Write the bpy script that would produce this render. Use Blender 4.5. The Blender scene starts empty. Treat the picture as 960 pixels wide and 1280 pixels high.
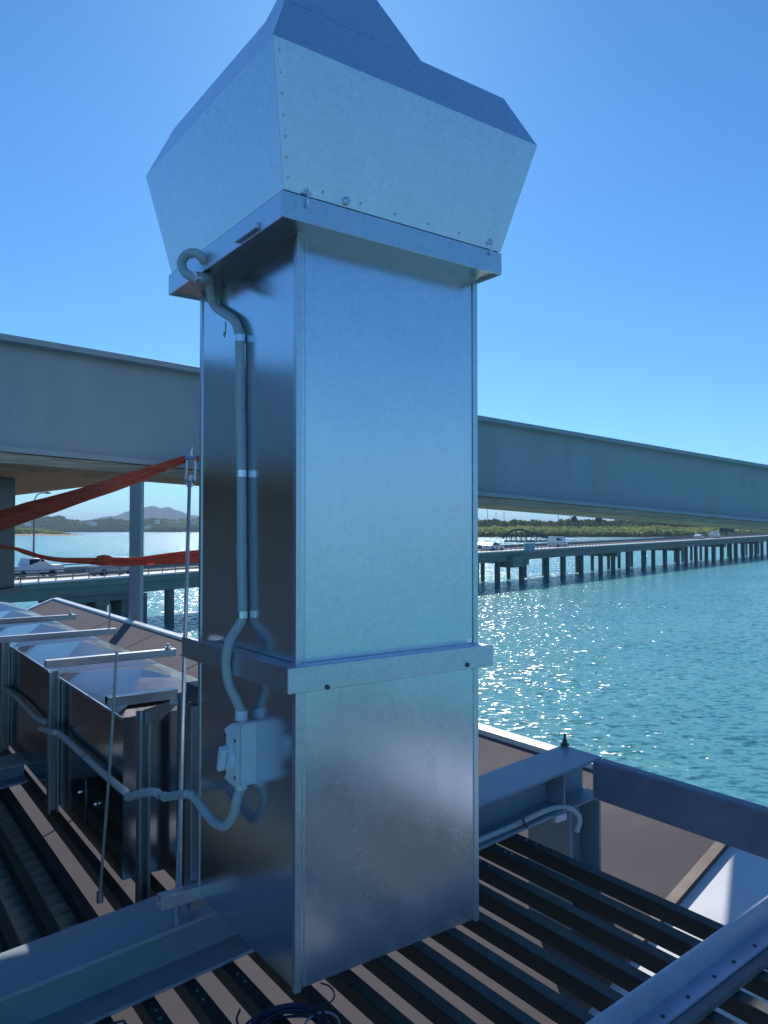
import bpy, bmesh, math, random
from mathutils import Vector, Matrix, noise
random.seed(7)
R = math.radians
V = Vector
scn = bpy.context.scene
C = scn.collection

# ---------------------------------------------------------------- camera, light, sky
PITCH = 0.023
FOC = 960.0
cam_d = bpy.data.cameras.new('camera')
cam = bpy.data.objects.new('camera', cam_d)
C.objects.link(cam)
cam_d.sensor_fit = 'VERTICAL'
cam_d.sensor_height = 24.0
cam_d.sensor_width = 18.0
cam_d.lens = 24.0 * FOC / 1280.0
cam_d.clip_start = 0.05
cam_d.clip_end = 60000
cam.location = (0, 0, 0)
cam.rotation_euler = (math.pi / 2 + PITCH, 0, 0)
scn.camera = cam

def ray(u, v):
    x = (u - 480) / FOC
    z = -(v - 640) / FOC
    c, s = math.cos(PITCH), math.sin(PITCH)
    d = V((x, c - z * s, s + z * c))
    return d / d.y

SUN = ray(418, -12).normalized()
sun_el = math.asin(SUN.z)
sun_az = math.atan2(SUN.x, SUN.y)
sd = bpy.data.lights.new('sun', 'SUN')
sd.energy = 4.0
sd.angle = R(0.53)
sd.color = (1.0, 0.95, 0.88)
so = bpy.data.objects.new('sun', sd)
C.objects.link(so)
so.rotation_euler = (-SUN).to_track_quat('-Z', 'Y').to_euler()
w = bpy.data.worlds.new('World')
scn.world = w
w.use_nodes = True
nt = w.node_tree
bg = nt.nodes['Background']
sky = nt.nodes.new('ShaderNodeTexSky')
sky.sky_type = 'NISHITA'
sky.sun_disc = False
sky.sun_elevation = sun_el
sky.sun_rotation = sun_az
sky.air_density = 1.0
sky.dust_density = 0.15
sky.ozone_density = 2.5
sky.altitude = 0
hs = nt.nodes.new('ShaderNodeHueSaturation')
hs.inputs['Saturation'].default_value = 1.04
hs.inputs['Value'].default_value = 1.0
tint = nt.nodes.new('ShaderNodeMix'); tint.data_type = 'RGBA'; tint.blend_type = 'MULTIPLY'; tint.inputs[0].default_value = 1
tint.inputs[7].default_value = (0.39, 0.69, 0.97, 1)      # cool white balance of the camera
nt.links.new(sky.outputs[0], tint.inputs[6]); nt.links.new(tint.outputs[2], hs.inputs['Color'])
nt.links.new(hs.outputs[0], bg.inputs[0])
bg.inputs[1].default_value = 0.115
scn.view_settings.view_transform = 'Standard'
scn.view_settings.look = 'None'
scn.view_settings.gamma = 1
scn.view_settings.use_curve_mapping = False
scn.view_settings.exposure = 0.28
scn.cycles.max_bounces = 8
scn.cycles.glossy_bounces = 5
scn.cycles.diffuse_bounces = 3
scn.cycles.volume_bounces = 0
scn.cycles.sample_clamp_indirect = 4
scn.cycles.use_denoising = True

# ---------------------------------------------------------------- frames
TH = 0.6249
a = V((math.cos(TH), math.sin(TH), 0))
b = V((-math.sin(TH), math.cos(TH), 0))
UZ = V((0, 0, 1))
SL = 0.0853                                    # rise of the slat deck along a
def AB(A, B, z): return a * A + b * B + UZ * z
def slat_z(A): return -1.521 + SL * (A - 0.391)
def on_plane(u, v, n, c):
    r = ray(u, v); return r * (c / n.dot(r))
def on_A(u, v, c): return on_plane(u, v, a, c)
def on_B(u, v, c): return on_plane(u, v, b, c)
def on_z(u, v, c): return on_plane(u, v, UZ, c)
def on_d(u, v, d): return ray(u, v) * d
def on_slat(u, v, dz=0): return on_plane(u, v, UZ - a * SL, -1.521 + dz - SL * 0.391)
WATER = -9.0

# ---------------------------------------------------------------- mesh helpers
class MB:
    def __init__(s): s.v = []; s.f = []
    def hexa(s, p):                            # 0-3 bottom ccw, 4-7 top ccw
        n = len(s.v); s.v += [tuple(q) for q in p]
        for f in ((0,3,2,1),(4,5,6,7),(0,1,5,4),(1,2,6,5),(2,3,7,6),(3,0,4,7)):
            s.f.append(tuple(n + i for i in f))
        return s
    def box(s, x0, x1, y0, y1, z0, z1):
        return s.hexa([(x0,y0,z0),(x1,y0,z0),(x1,y1,z0),(x0,y1,z0),(x0,y0,z1),(x1,y0,z1),(x1,y1,z1),(x0,y1,z1)])
    def abbox(s, A0, A1, B0, B1, z0, z1):
        return s.hexa([AB(A0,B0,z0),AB(A1,B0,z0),AB(A1,B1,z0),AB(A0,B1,z0),AB(A0,B0,z1),AB(A1,B0,z1),AB(A1,B1,z1),AB(A0,B1,z1)])
    def deckbox(s, A0, A1, B0, B1, d0, d1):    # box that follows the slope of the slat deck
        q = [(A0,B0,d0),(A1,B0,d0),(A1,B1,d0),(A0,B1,d0),(A0,B0,d1),(A1,B0,d1),(A1,B1,d1),(A0,B1,d1)]
        return s.hexa([AB(A, B, slat_z(A) + d) for A, B, d in q])
    def prism(s, poly, ext):
        n = len(s.v); m = len(poly); ext = V(ext)
        s.v += [tuple(p) for p in poly] + [tuple(V(p) + ext) for p in poly]
        s.f.append(tuple(n + i for i in reversed(range(m))))
        s.f.append(tuple(n + m + i for i in range(m)))
        for i in range(m):
            j = (i + 1) % m
            s.f.append((n + i, n + j, n + m + j, n + m + i))
        return s
    def quad(s, *p):
        n = len(s.v); s.v += [tuple(q) for q in p]; s.f.append(tuple(range(n, n + len(p)))); return s
    def tube(s, pts, r, seg=12, closed=False):
        pts = [V(p) for p in pts]; n0 = len(s.v); m = len(pts)
        rr = r if isinstance(r, (list, tuple)) else [r] * m
        up = None
        for i, p in enumerate(pts):
            if closed: t = pts[(i + 1) % m] - pts[i - 1]
            elif i == 0: t = pts[1] - p
            elif i == m - 1: t = p - pts[-2]
            else: t = pts[i + 1] - pts[i - 1]
            t.normalize()
            if up is None:
                up = t.orthogonal().normalized()
            up = (up - t * up.dot(t)).normalized()
            q = t.cross(up)
            for k in range(seg):
                an = 2 * math.pi * k / seg
                s.v.append(tuple(p + (up * math.cos(an) + q * math.sin(an)) * rr[i]))
        for i in range(m if closed else m - 1):
            j = (i + 1) % m
            for k in range(seg):
                l = (k + 1) % seg
                s.f.append((n0 + i*seg + k, n0 + i*seg + l, n0 + j*seg + l, n0 + j*seg + k))
        if not closed:
            s.f.append(tuple(n0 + k for k in reversed(range(seg))))
            s.f.append(tuple(n0 + (m-1)*seg + k for k in range(seg)))
        return s
    def cyl(s, p0, p1, r, seg=16): return s.tube([p0, p1], r, seg)
    def build(s, name, m, parent=None, smooth=False, bevel=0, label=None):
        me = bpy.data.meshes.new(name); me.from_pydata(s.v, [], s.f)
        bm = bmesh.new(); bm.from_mesh(me); bmesh.ops.recalc_face_normals(bm, faces=bm.faces); bm.to_mesh(me); bm.free()
        me.materials.append(m)
        if smooth:
            for p in me.polygons: p.use_smooth = True
        o = bpy.data.objects.new(name, me); C.objects.link(o)
        if parent:
            o.parent = parent
            o.matrix_parent_inverse = Matrix.Translation(-parent.location) if parent.type == 'EMPTY' else Matrix.Identity(4)
        if bevel:
            bv = o.modifiers.new('bevel', 'BEVEL'); bv.width = bevel; bv.segments = 2; bv.limit_method = 'ANGLE'; bv.angle_limit = R(40)
            for p in me.polygons: p.use_smooth = True
            bv.harden_normals = True
        if label: o['label'] = label
        return o

def thing(name, label, cat, loc=(0, 0, 0), group=None):
    o = bpy.data.objects.new(name, None); C.objects.link(o); o.location = loc
    o.empty_display_size = 0.1
    o['label'] = label; o['category'] = cat
    if group: o['group'] = group
    return o
def tag(o, label, cat, group=None):
    o['label'] = label; o['category'] = cat
    if group: o['group'] = group
    return o
def struct(o, kind='structure'):
    o['kind'] = kind; return o

def smooth_path(pts, n=8):
    pts = [V(p) for p in pts]; out = []
    P = [pts[0] * 2 - pts[1]] + pts + [pts[-1] * 2 - pts[-2]]
    for i in range(1, len(P) - 2):
        p0, p1, p2, p3 = P[i-1], P[i], P[i+1], P[i+2]
        for k in range(n):
            t = k / n
            out.append(0.5 * ((2*p1) + (p2 - p0)*t + (2*p0 - 5*p1 + 4*p2 - p3)*t*t + (3*p1 - p0 - 3*p2 + p3)*t**3))
    out.append(pts[-1]); return out

# ---------------------------------------------------------------- materials
def mat(name):
    m = bpy.data.materials.new(name); m.use_nodes = True
    return m, m.node_tree, m.node_tree.nodes['Principled BSDF']
def N(t, typ, **kw):
    n = t.nodes.new(typ)
    for k, v in kw.items():
        if k in n.inputs: n.inputs[k].default_value = v
        else: setattr(n, k, v)
    return n
def ramp(t, src, stops):
    r = t.nodes.new('ShaderNodeValToRGB'); t.links.new(src, r.inputs[0])
    el = r.color_ramp.elements
    while len(el) < len(stops): el.new(0.5)
    for e, (p, c) in zip(el, stops):
        e.position = p; e.color = (c, c, c, 1) if isinstance(c, (int, float)) else (*c, 1)
    return r.outputs[0]
def painted(name, col, rough=0.5, var=0.12, scale=6, metallic=0, bump=0.02, stretch=(1, 1, 1), grime=None, spec=0.5):
    m, t, p = mat(name)
    tc = N(t, 'ShaderNodeTexCoord'); mp = N(t, 'ShaderNodeMapping'); mp.inputs['Scale'].default_value = stretch
    t.links.new(tc.outputs['Object'], mp.inputs[0])
    n1 = N(t, 'ShaderNodeTexNoise', Scale=scale, Detail=8, Roughness=0.62); t.links.new(mp.outputs[0], n1.inputs['Vector'])
    lo = tuple(c * (1 - var) for c in col); hi = tuple(min(1, c * (1 + var)) for c in col)
    c = ramp(t, n1.outputs[0], [(0.3, lo), (0.7, hi)])
    if grime:
        n2 = N(t, 'ShaderNodeTexNoise', Scale=scale * 0.45, Detail=10, Roughness=0.7); t.links.new(mp.outputs[0], n2.inputs['Vector'])
        f = ramp(t, n2.outputs[0], [(0.52, 0.0), (0.68, 0.55)])
        mx = N(t, 'ShaderNodeMix', data_type='RGBA'); t.links.new(f, mx.inputs[0]); t.links.new(c, mx.inputs[6])
        mx.inputs[7].default_value = (*grime, 1); c = mx.outputs[2]
    t.links.new(c, p.inputs['Base Color'])
    p.inputs['Metallic'].default_value = metallic
    p.inputs['Specular IOR Level'].default_value = spec
    rr = ramp(t, n1.outputs[0], [(0.25, rough * 0.8), (0.75, min(1, rough * 1.2))]); t.links.new(rr, p.inputs['Roughness'])
    if bump:
        n3 = N(t, 'ShaderNodeTexNoise', Scale=scale * 12, Detail=4); t.links.new(mp.outputs[0], n3.inputs['Vector'])
        bp = N(t, 'ShaderNodeBump', Strength=bump, Distance=0.01); t.links.new(n3.outputs[0], bp.inputs['Height']); t.links.new(bp.outputs[0], p.inputs['Normal'])
    return m

def galvanised(name, rough=0.22, base=0.62, spangle=0.5, wave=0.25):
    m, t, p = mat(name)
    tc = N(t, 'ShaderNodeTexCoord')
    vo = N(t, 'ShaderNodeTexVoronoi', Scale=95.0); t.links.new(tc.outputs['Object'], vo.inputs['Vector'])
    vo2 = N(t, 'ShaderNodeTexVoronoi', Scale=230.0); t.links.new(tc.outputs['Object'], vo2.inputs['Vector'])
    sep = N(t, 'ShaderNodeSeparateColor'); t.links.new(vo.outputs['Color'], sep.inputs[0])
    sep2 = N(t, 'ShaderNodeSeparateColor'); t.links.new(vo2.outputs['Color'], sep2.inputs[0])
    ad = N(t, 'ShaderNodeMath', operation='ADD'); t.links.new(sep.outputs[0], ad.inputs[0]); t.links.new(sep2.outputs[1], ad.inputs[1])
    hf = N(t, 'ShaderNodeMath', operation='MULTIPLY'); hf.inputs[1].default_value = 0.5; t.links.new(ad.outputs[0], hf.inputs[0])
    c = ramp(t, hf.outputs[0], [(0.0, (base * .90 * (1 - 0.16 * spangle), base * .965 * (1 - 0.15 * spangle), base * 1.05 * (1 - .14 * spangle))),
                                (1.0, (base * .90 * (1 + 0.14 * spangle), base * .965 * (1 + 0.15 * spangle), min(.98, base * 1.05 * (1 + .16 * spangle))))])
    # vertical handling streaks and dull oxide bloom
    mp = N(t, 'ShaderNodeMapping'); mp.inputs['Scale'].default_value = (9, 9, 0.8); t.links.new(tc.outputs['Object'], mp.inputs[0])
    n1 = N(t, 'ShaderNodeTexNoise', Scale=1.6, Detail=9, Roughness=0.65); t.links.new(mp.outputs[0], n1.inputs['Vector'])
    n2 = N(t, 'ShaderNodeTexNoise', Scale=3.2, Detail=7, Roughness=0.7); t.links.new(tc.outputs['Object'], n2.inputs['Vector'])
    mr = N(t, 'ShaderNodeMath', operation='MULTIPLY'); t.links.new(n1.outputs[0], mr.inputs[0]); t.links.new(n2.outputs[0], mr.inputs[1])
    ro = ramp(t, mr.outputs[0], [(0.08, rough * 0.85), (0.5, rough * 1.25)])
    mx = N(t, 'ShaderNodeMath', operation='MULTIPLY_ADD'); t.links.new(hf.outputs[0], mx.inputs[0]); mx.inputs[1].default_value = 0.10 * spangle; t.links.new(ro, mx.inputs[2])
    t.links.new(mx.outputs[0], p.inputs['Roughness'])
    mxc = N(t, 'ShaderNodeMix', data_type='RGBA', blend_type='MULTIPLY'); mxc.inputs[0].default_value = 1
    st = ramp(t, n2.outputs[0], [(0.3, 0.93), (0.7, 1.0)])
    t.links.new(c, mxc.inputs[6]); t.links.new(st, mxc.inputs[7])
    t.links.new(mxc.outputs[2], p.inputs['Base Color'])
    p.inputs['Metallic'].default_value = 1
    nb = N(t, 'ShaderNodeTexNoise', Scale=2.2, Detail=2); t.links.new(tc.outputs['Object'], nb.inputs['Vector'])
    b1 = N(t, 'ShaderNodeBump', Strength=wave, Distance=0.004); t.links.new(nb.outputs[0], b1.inputs['Height'])
    b2 = N(t, 'ShaderNodeBump', Strength=0.05 * spangle, Distance=0.001); t.links.new(hf.outputs[0], b2.inputs['Height']); t.links.new(b1.outputs[0], b2.inputs['Normal'])
    t.links.new(b2.outputs[0], p.inputs['Normal'])
    return m

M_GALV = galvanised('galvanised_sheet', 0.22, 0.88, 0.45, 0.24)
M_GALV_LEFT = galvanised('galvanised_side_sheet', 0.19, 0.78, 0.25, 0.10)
M_GALV_COWL = galvanised('galvanised_cowl_sheet', 0.30, 0.80, 0.7, 0.28)
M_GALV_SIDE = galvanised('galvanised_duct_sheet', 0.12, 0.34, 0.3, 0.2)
M_GALV_TOP = painted('reflection_brown_lid_sheet', (.25, .19, .16), .15, .12, 5, metallic=.9, bump=.01)  # brown base colour stands in for the soffit mirrored in the lids
M_GALV_TRIM = galvanised('galvanised_trim', 0.34, 0.78, 0.6, 0.2)
M_STEEL = painted('grey_painted_steel', (0.33, 0.39, 0.44), 0.42, 0.09, 3, bump=0.015, stretch=(1.4, 1.4, .35), grime=(.24, .27, .29))
M_STEEL2 = painted('weathered_grey_steel', (0.26, 0.33, 0.39), 0.42, 0.10, 4, bump=0.02, grime=(0.14, 0.16, 0.15))
M_RAIL = painted('stained_box_rail_paint', (0.15, 0.19, 0.27), 0.55, 0.12, 4, bump=0.02, grime=(0.07, 0.11, 0.11))
M_DARKSTEEL = painted('dark_column_paint', (0.07, 0.085, 0.10), 0.5, 0.1, 4)
M_POST = painted('pale_column_paint', (0.26, 0.28, 0.30), 0.5, 0.06, 4)
M_BOLT = painted('bolt_steel', (0.12, 0.12, 0.12), 0.4, 0.2, 40, metallic=0.8)
M_CONDUIT = painted('grey_pvc', (0.50, 0.53, 0.54), 0.38, 0.05, 10, bump=0)
M_STRUT = galvanised('strut_channel', 0.36, 0.48, 0.5, 0.15)
M_CLIP = galvanised('zinc_clip', 0.25, 0.8, 0.2, 0.0)
M_ISO = painted('pale_grey_plastic', (0.86, 0.88, 0.90), 0.35, 0.03, 10, bump=0)
M_ISO2 = painted('knob_plastic', (0.80, 0.84, 0.90), 0.25, 0.03, 10, bump=0)
M_STICK = painted('white_sticker', (0.75, 0.77, 0.74), 0.5, 0.03, 10, bump=0)
M_PLY = painted('roof_soffit_ply', (0.42, 0.30, 0.18), 0.7, 0.12, 2.5, stretch=(1, 4, 4))
M_LVL = painted('laminated_timber_edge', (0.40, 0.33, 0.25), 0.8, 0.45, 5, stretch=(1, 1, 26), bump=0.3)
M_WHITE = painted('white_flashing', (0.78, 0.79, 0.80), 0.35, 0.04, 5)
M_PINK = painted('terracotta_roof_sheet', (0.14, 0.122, 0.132), 0.8, 0.12, 1.3, bump=0.02, spec=0.12, grime=(.20, .18, .17))
M_JOINT = painted('brown_joint_strip', (0.15, 0.10, 0.08), 0.6, 0.1, 4)
M_PALE = painted('pale_roof_sheet', (0.76, 0.79, 0.82), 0.4, 0.04, 3)
M_ORANGE, t_, p_ = mat('orange_strap_webbing')
p_.inputs['Base Color'].default_value = (0.62, 0.07, 0.03, 1); p_.inputs['Roughness'].default_value = 0.75
tc_ = N(t_, 'ShaderNodeTexCoord'); mp_ = N(t_, 'ShaderNodeMapping'); mp_.inputs['Scale'].default_value = (2, 2, 60); t_.links.new(tc_.outputs['Object'], mp_.inputs[0])
n_ = N(t_, 'ShaderNodeTexNoise', Scale=3.0, Detail=4); t_.links.new(mp_.outputs[0], n_.inputs['Vector'])
t_.links.new(ramp(t_, n_.outputs[0], [(0.35, (0.55, 0.075, 0.05)), (0.65, (0.78, 0.17, 0.10))]), p_.inputs['Base Color'])
tl_ = N(t_, 'ShaderNodeBsdfTranslucent'); tl_.inputs[0].default_value = (.70, .16, .10, 1)
mxs_ = N(t_, 'ShaderNodeMixShader', Fac=.28); t_.links.new(p_.outputs[0], mxs_.inputs[1]); t_.links.new(tl_.outputs[0], mxs_.inputs[2]); t_.links.new(mxs_.outputs[0], t_.nodes['Material Output'].inputs[0])
M_CABLE = painted('blue_black_cable', (0.02, 0.03, 0.09), 0.4, 0.1, 10, bump=0)
M_HOOP = painted('pale_cable', (0.45, 0.5, 0.6), 0.4, 0.1, 10, bump=0)
M_CORR = painted('corrugated_sheet', (0.34, 0.40, 0.38), 0.45, 0.12, 4, bump=0.02)
M_ROD = painted('zinc_rod', (0.42, 0.45, 0.47), 0.4, 0.1, 30, metallic=0.7, bump=0)

# timber slats: dark stained with long grain, mossy patches
M_TIMBER, t_, p_ = mat('dark_stained_timber')
tc_ = N(t_, 'ShaderNodeTexCoord')
mp_ = N(t_, 'ShaderNodeMapping'); mp_.inputs['Rotation'].default_value = (0, 0, -TH); mp_.inputs['Scale'].default_value = (30, 1.6, 30)
t_.links.new(tc_.outputs['Object'], mp_.inputs[0])
n_ = N(t_, 'ShaderNodeTexNoise', Scale=1.5, Detail=9, Roughness=0.7); t_.links.new(mp_.outputs[0], n_.inputs['Vector'])
n2_ = N(t_, 'ShaderNodeTexNoise', Scale=2.6, Detail=6); t_.links.new(tc_.outputs['Object'], n2_.inputs['Vector'])
c1 = ramp(t_, n_.outputs[0], [(0.3, (0.010, 0.016, 0.020)), (0.72, (0.036, 0.046, 0.050))])
c2 = ramp(t_, n_.outputs[0], [(0.3, (0.010, 0.020, 0.018)), (0.72, (0.030, 0.050, 0.044))])
mx_ = N(t_, 'ShaderNodeMix', data_type='RGBA'); t_.links.new(ramp(t_, n2_.outputs[0], [(0.42, 0.0), (0.6, 1.0)]), mx_.inputs[0])
t_.links.new(c1, mx_.inputs[6]); t_.links.new(c2, mx_.inputs[7]); t_.links.new(mx_.outputs[2], p_.inputs['Base Color'])
p_.inputs['Roughness'].default_value = 0.5
p_.inputs['Specular IOR Level'].default_value = 0.5
bp_ = N(t_, 'ShaderNodeBump', Strength=0.35, Distance=0.003); t_.links.new(n_.outputs[0], bp_.inputs['Height']); t_.links.new(bp_.outputs[0], p_.inputs['Normal'])

# water
M_WATER, t_, p_ = mat('sea_water')
tc_ = N(t_, 'ShaderNodeTexCoord')
geo = tc_.outputs['Object']
n0_ = N(t_, 'ShaderNodeTexNoise', Scale=0.012, Detail=4, Distortion=.6); t_.links.new(geo, n0_.inputs['Vector'])
t_.links.new(ramp(t_, n0_.outputs[0], [(0.32, (0.085, 0.30, 0.315)), (0.68, (0.12, 0.39, 0.355))]), p_.inputs['Base Color'])
p_.inputs['Roughness'].default_value = 0.2
p_.inputs['IOR'].default_value = 1.333
def wvec(scale, stretch, rot, det, k, rough=0.55):
    mp = N(t_, 'ShaderNodeMapping'); mp.inputs['Scale'].default_value = stretch; mp.inputs['Rotation'].default_value = (0, 0, rot)
    t_.links.new(geo, mp.inputs[0])
    n = N(t_, 'ShaderNodeTexNoise', Scale=scale, Detail=det, Roughness=rough); t_.links.new(mp.outputs[0], n.inputs['Vector'])
    sb = N(t_, 'ShaderNodeVectorMath', operation='SUBTRACT'); t_.links.new(n.outputs['Color'], sb.inputs[0]); sb.inputs[1].default_value = (.5, .5, .5)
    ml = N(t_, 'ShaderNodeVectorMath', operation='MULTIPLY'); t_.links.new(sb.outputs[0], ml.inputs[0]); ml.inputs[1].default_value = (k * .95, k, 0)
    return ml.outputs[0]
def vadd(x, y):
    n = N(t_, 'ShaderNodeVectorMath', operation='ADD'); t_.links.new(x, n.inputs[0]); t_.links.new(y, n.inputs[1]); return n.outputs[0]
wv_ = vadd(vadd(wvec(0.13, (0.6, 1, 1), 0.25, 3, .22), wvec(0.75, (0.5, 1, 1), -0.2, 4, .45)), wvec(3.0, (0.6, 1, 1), 0.1, 5, 2.5, .6))
# rougher water farther out in the bay, calmer in the lee, with wind patches
sx_ = N(t_, 'ShaderNodeSeparateXYZ'); t_.links.new(geo, sx_.inputs[0])
mr_ = N(t_, 'ShaderNodeMapRange'); t_.links.new(sx_.outputs[1], mr_.inputs[0])
for i_, v_ in ((1, 60), (2, 450), (3, 1.0), (4, 1.75)): mr_.inputs[i_].default_value = v_
wp_ = N(t_, 'ShaderNodeTexNoise', Scale=0.035, Detail=3); t_.links.new(geo, wp_.inputs['Vector'])
wm_ = N(t_, 'ShaderNodeMath', operation='MULTIPLY'); t_.links.new(mr_.outputs[0], wm_.inputs[0]); t_.links.new(ramp(t_, wp_.outputs[0], [(.35, .78), (.65, 1.05)]), wm_.inputs[1])
sc_ = N(t_, 'ShaderNodeVectorMath', operation='SCALE'); t_.links.new(wv_, sc_.inputs[0]); t_.links.new(wm_.outputs[0], sc_.inputs['Scale']); wv_ = sc_.outputs[0]
up_ = N(t_, 'ShaderNodeCombineXYZ', Z=1.0)
nv_ = N(t_, 'ShaderNodeVectorMath', operation='NORMALIZE'); t_.links.new(vadd(wv_, up_.outputs[0]), nv_.inputs[0])
t_.links.new(nv_.outputs[0], p_.inputs['Normal'])

def foliage(name, c0, c1, tr=0.4):
    m, t, p = mat(name)
    tc = N(t, 'ShaderNodeTexCoord')
    n = N(t, 'ShaderNodeTexNoise', Scale=0.03, Detail=10, Roughness=0.75); t.links.new(tc.outputs['Object'], n.inputs['Vector'])
    c = ramp(t, n.outputs[0], [(0.38, c0), (0.62, c1)]); t.links.new(c, p.inputs['Base Color'])
    p.inputs['Roughness'].default_value = 0.8; p.inputs['Specular IOR Level'].default_value = 0.0
    if tr:
        tl = N(t, 'ShaderNodeBsdfTranslucent'); t.links.new(c, tl.inputs[0])
        mx = N(t, 'ShaderNodeMixShader', Fac=tr); t.links.new(p.outputs[0], mx.inputs[1]); t.links.new(tl.outputs[0], mx.inputs[2])
        t.links.new(mx.outputs[0], t.nodes['Material Output'].inputs[0])
    return m
M_MANG = foliage('mangrove_leaves', (0.18, 0.26, 0.07), (0.46, 0.50, 0.16), .5)
M_BUSH = foliage('dark_bush_leaves', (0.05, 0.085, 0.03), (0.14, 0.19, 0.06), .45)
M_DTREE = foliage('evergreen_leaves', (0.012, 0.022, 0.014), (0.03, 0.045, 0.02))
M_HILL = foliage('hill_cover', (0.05, 0.09, 0.03), (0.12, 0.16, 0.05), 0)
M_MOUNT = foliage('mountain_cover', (0.03, 0.055, 0.045), (0.05, 0.08, 0.06), 0)
M_SAND = painted('sand_and_mud', (0.22, 0.17, 0.12), 0.8, 0.3, 0.05, bump=0)
M_BARK = painted('bark', (0.12, 0.09, 0.07), 0.8, 0.2, 1)
M_CONC = painted('bridge_concrete', (0.24, 0.24, 0.22), 0.7, 0.15, 0.6, bump=0.02)
M_CONCD = painted('pile_concrete', (0.17, 0.17, 0.16), 0.75, 0.25, 0.5, bump=0.02)
M_KERB = painted('kerb_concrete', (0.80, 0.77, 0.72), 0.6, 0.08, 1)
M_ROAD = painted('asphalt', (0.36, 0.35, 0.33), 0.8, 0.1, 1)
M_GREYRAIL = painted('grey_guard_rail', (0.20, 0.21, 0.22), 0.5, 0.1, 1)
M_WHEEL = painted('rubber', (0.02, 0.02, 0.02), 0.7, 0.1, 4)
M_GLASSDK, t_, p_ = mat('tinted_glass')
p_.inputs['Base Color'].default_value = (0.01, 0.013, 0.016, 1); p_.inputs['Roughness'].default_value = 0.05
M_HWALL = painted('house_wall', (0.70, 0.66, 0.60), 0.7, 0.05, 0.3)
M_HROOF = painted('house_roof', (0.30, 0.16, 0.12), 0.7, 0.1, 0.3)
M_HROOF2 = painted('house_grey_roof', (0.25, 0.25, 0.26), 0.7, 0.1, 0.3)

# ---------------------------------------------------------------- water, land, hills
mb = MB(); mb.quad((-20000, -3000, WATER), (20000, -3000, WATER), (20000, 24000, WATER), (-20000, 24000, WATER))
struct(mb.build('water', M_WATER))

def fbm(x, y, s, o=5): return noise.fractal(V((x / s, y / s, 3.3)), 1.0, 2.0, o)
def ridge_mesh(name, m, pts, depth, seg, amp, ns, base=WATER - 1, ny=10):
    """a hill ridge: pts = (px column, px row of the top, distance)"""
    s = MB(); cols = []
    n = seg
    for i in range(n + 1):
        t = i / n * (len(pts) - 1); k = min(int(t), len(pts) - 2); f = t - k
        f2 = f * f * (3 - 2 * f)
        u = pts[k][0] * (1 - f) + pts[k+1][0] * f
        v = pts[k][1] * (1 - f2) + pts[k+1][1] * f2
        d = pts[k][2] * (1 - f) + pts[k+1][2] * f
        top = on_d(u, v, d)
        for j in range(ny + 1):
            g = j / ny
            dd = -1 + 2 * g
            h = math.cos(dd * math.pi / 2) ** 0.8 if abs(dd) < 1 else 0
            p = V((top.x * (d + dd * depth) / d, d + dd * depth, 0))
            z = base + (top.z - base) * h
            z += amp * h * (fbm(p.x, p.y, ns) )
            s.v.append((p.x, p.y, z))
    for i in range(n):
        for j in range(ny):
            q = i * (ny + 1) + j
            s.f.append((q, q + ny + 1, q + ny + 2, q + 1))
    return s.build(name, m, smooth=True)
struct(ridge_mesh('mountain', M_MOUNT, [(-40, 656, 9000), (60, 653, 9000), (105, 650, 9000), (140, 645, 9000), (165, 639, 9000), (180, 634.5, 9000), (192, 632.5, 9000), (201, 635.5, 9000), (210, 634.5, 9000), (222, 638, 9000), (240, 644, 9000), (275, 650, 9000), (330, 656, 9000)], 1500, 160, 14, 500))
struct(ridge_mesh('hills', M_HILL, [(-60, 646, 3200), (20, 647, 3200), (60, 650, 3200), (110, 653, 3200), (170, 653, 3200), (215, 650, 3200), (255, 647, 3200), (330, 644, 3200), (430, 652, 3200), (560, 658, 3200)], 420, 220, 7, 90, ny=14))
struct(ridge_mesh('terrain', M_HILL, [(540, 661, 1150), (600, 657, 1150), (700, 655, 1150), (820, 654, 1150), (980, 657, 1150), (1300, 658, 1150), (1700, 659, 1150)], 220, 160, 3, 60))
struct(ridge_mesh('sandbar', M_SAND, [(-80, 667, 1150), (30, 667.2, 1150), (70, 667.8, 1150), (98, 668.4, 1150), (116, 670.4, 1150)], 60, 60, .6, 20))

def clump_field(name, m, n, fn, squash=0.8, seed=1):
    """many small irregular leaf clumps as one mass"""
    rnd = random.Random(seed); s = MB()
    for i in range(n):
        c, r = fn(rnd)
        k = len(s.v)
        # jittered octa-icosa clump of loose leaf faces
        for q in range(14):
            d = V((rnd.gauss(0, 1), rnd.gauss(0, 1), rnd.gauss(0, 1) * squash)).normalized()
            o_ = c + V((d.x, d.y, d.z * squash)) * r * rnd.uniform(0.55, 1.0)
            t1 = V((rnd.gauss(0, 1), rnd.gauss(0, 1), rnd.gauss(0, 1))).normalized()
            t1 = (t1 - d * t1.dot(d) * 0.7).normalized(); t2 = d.cross(t1).normalized()
            sz = r * rnd.uniform(0.3, 0.55)
            s.quad(o_ + t1 * sz, o_ + t2 * sz, o_ - t1 * sz, o_ - t2 * sz)
    return s.build(name, m)
def mang(rnd):
    d = rnd.uniform(930, 1010); u = rnd.uniform(520, 1250)
    h = 12.5 + 3.0 * noise.noise(V((u / 40, 0, 1))) + 2 * noise.noise(V((u / 9, 0, 4)))
    z = WATER + rnd.uniform(0.5, 1) ** 0.7 * h * (0.55 + 0.45 * (d - 930) / 80)
    p = ray(u, 662) * d; return V((p.x, d, z)), rnd.uniform(1.5, 3.4)
struct(clump_field('mangroves', M_MANG, 7500, mang, seed=2), 'stuff')['label'] = 'band of bright green mangroves along the far shore behind the bridge'
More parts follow.
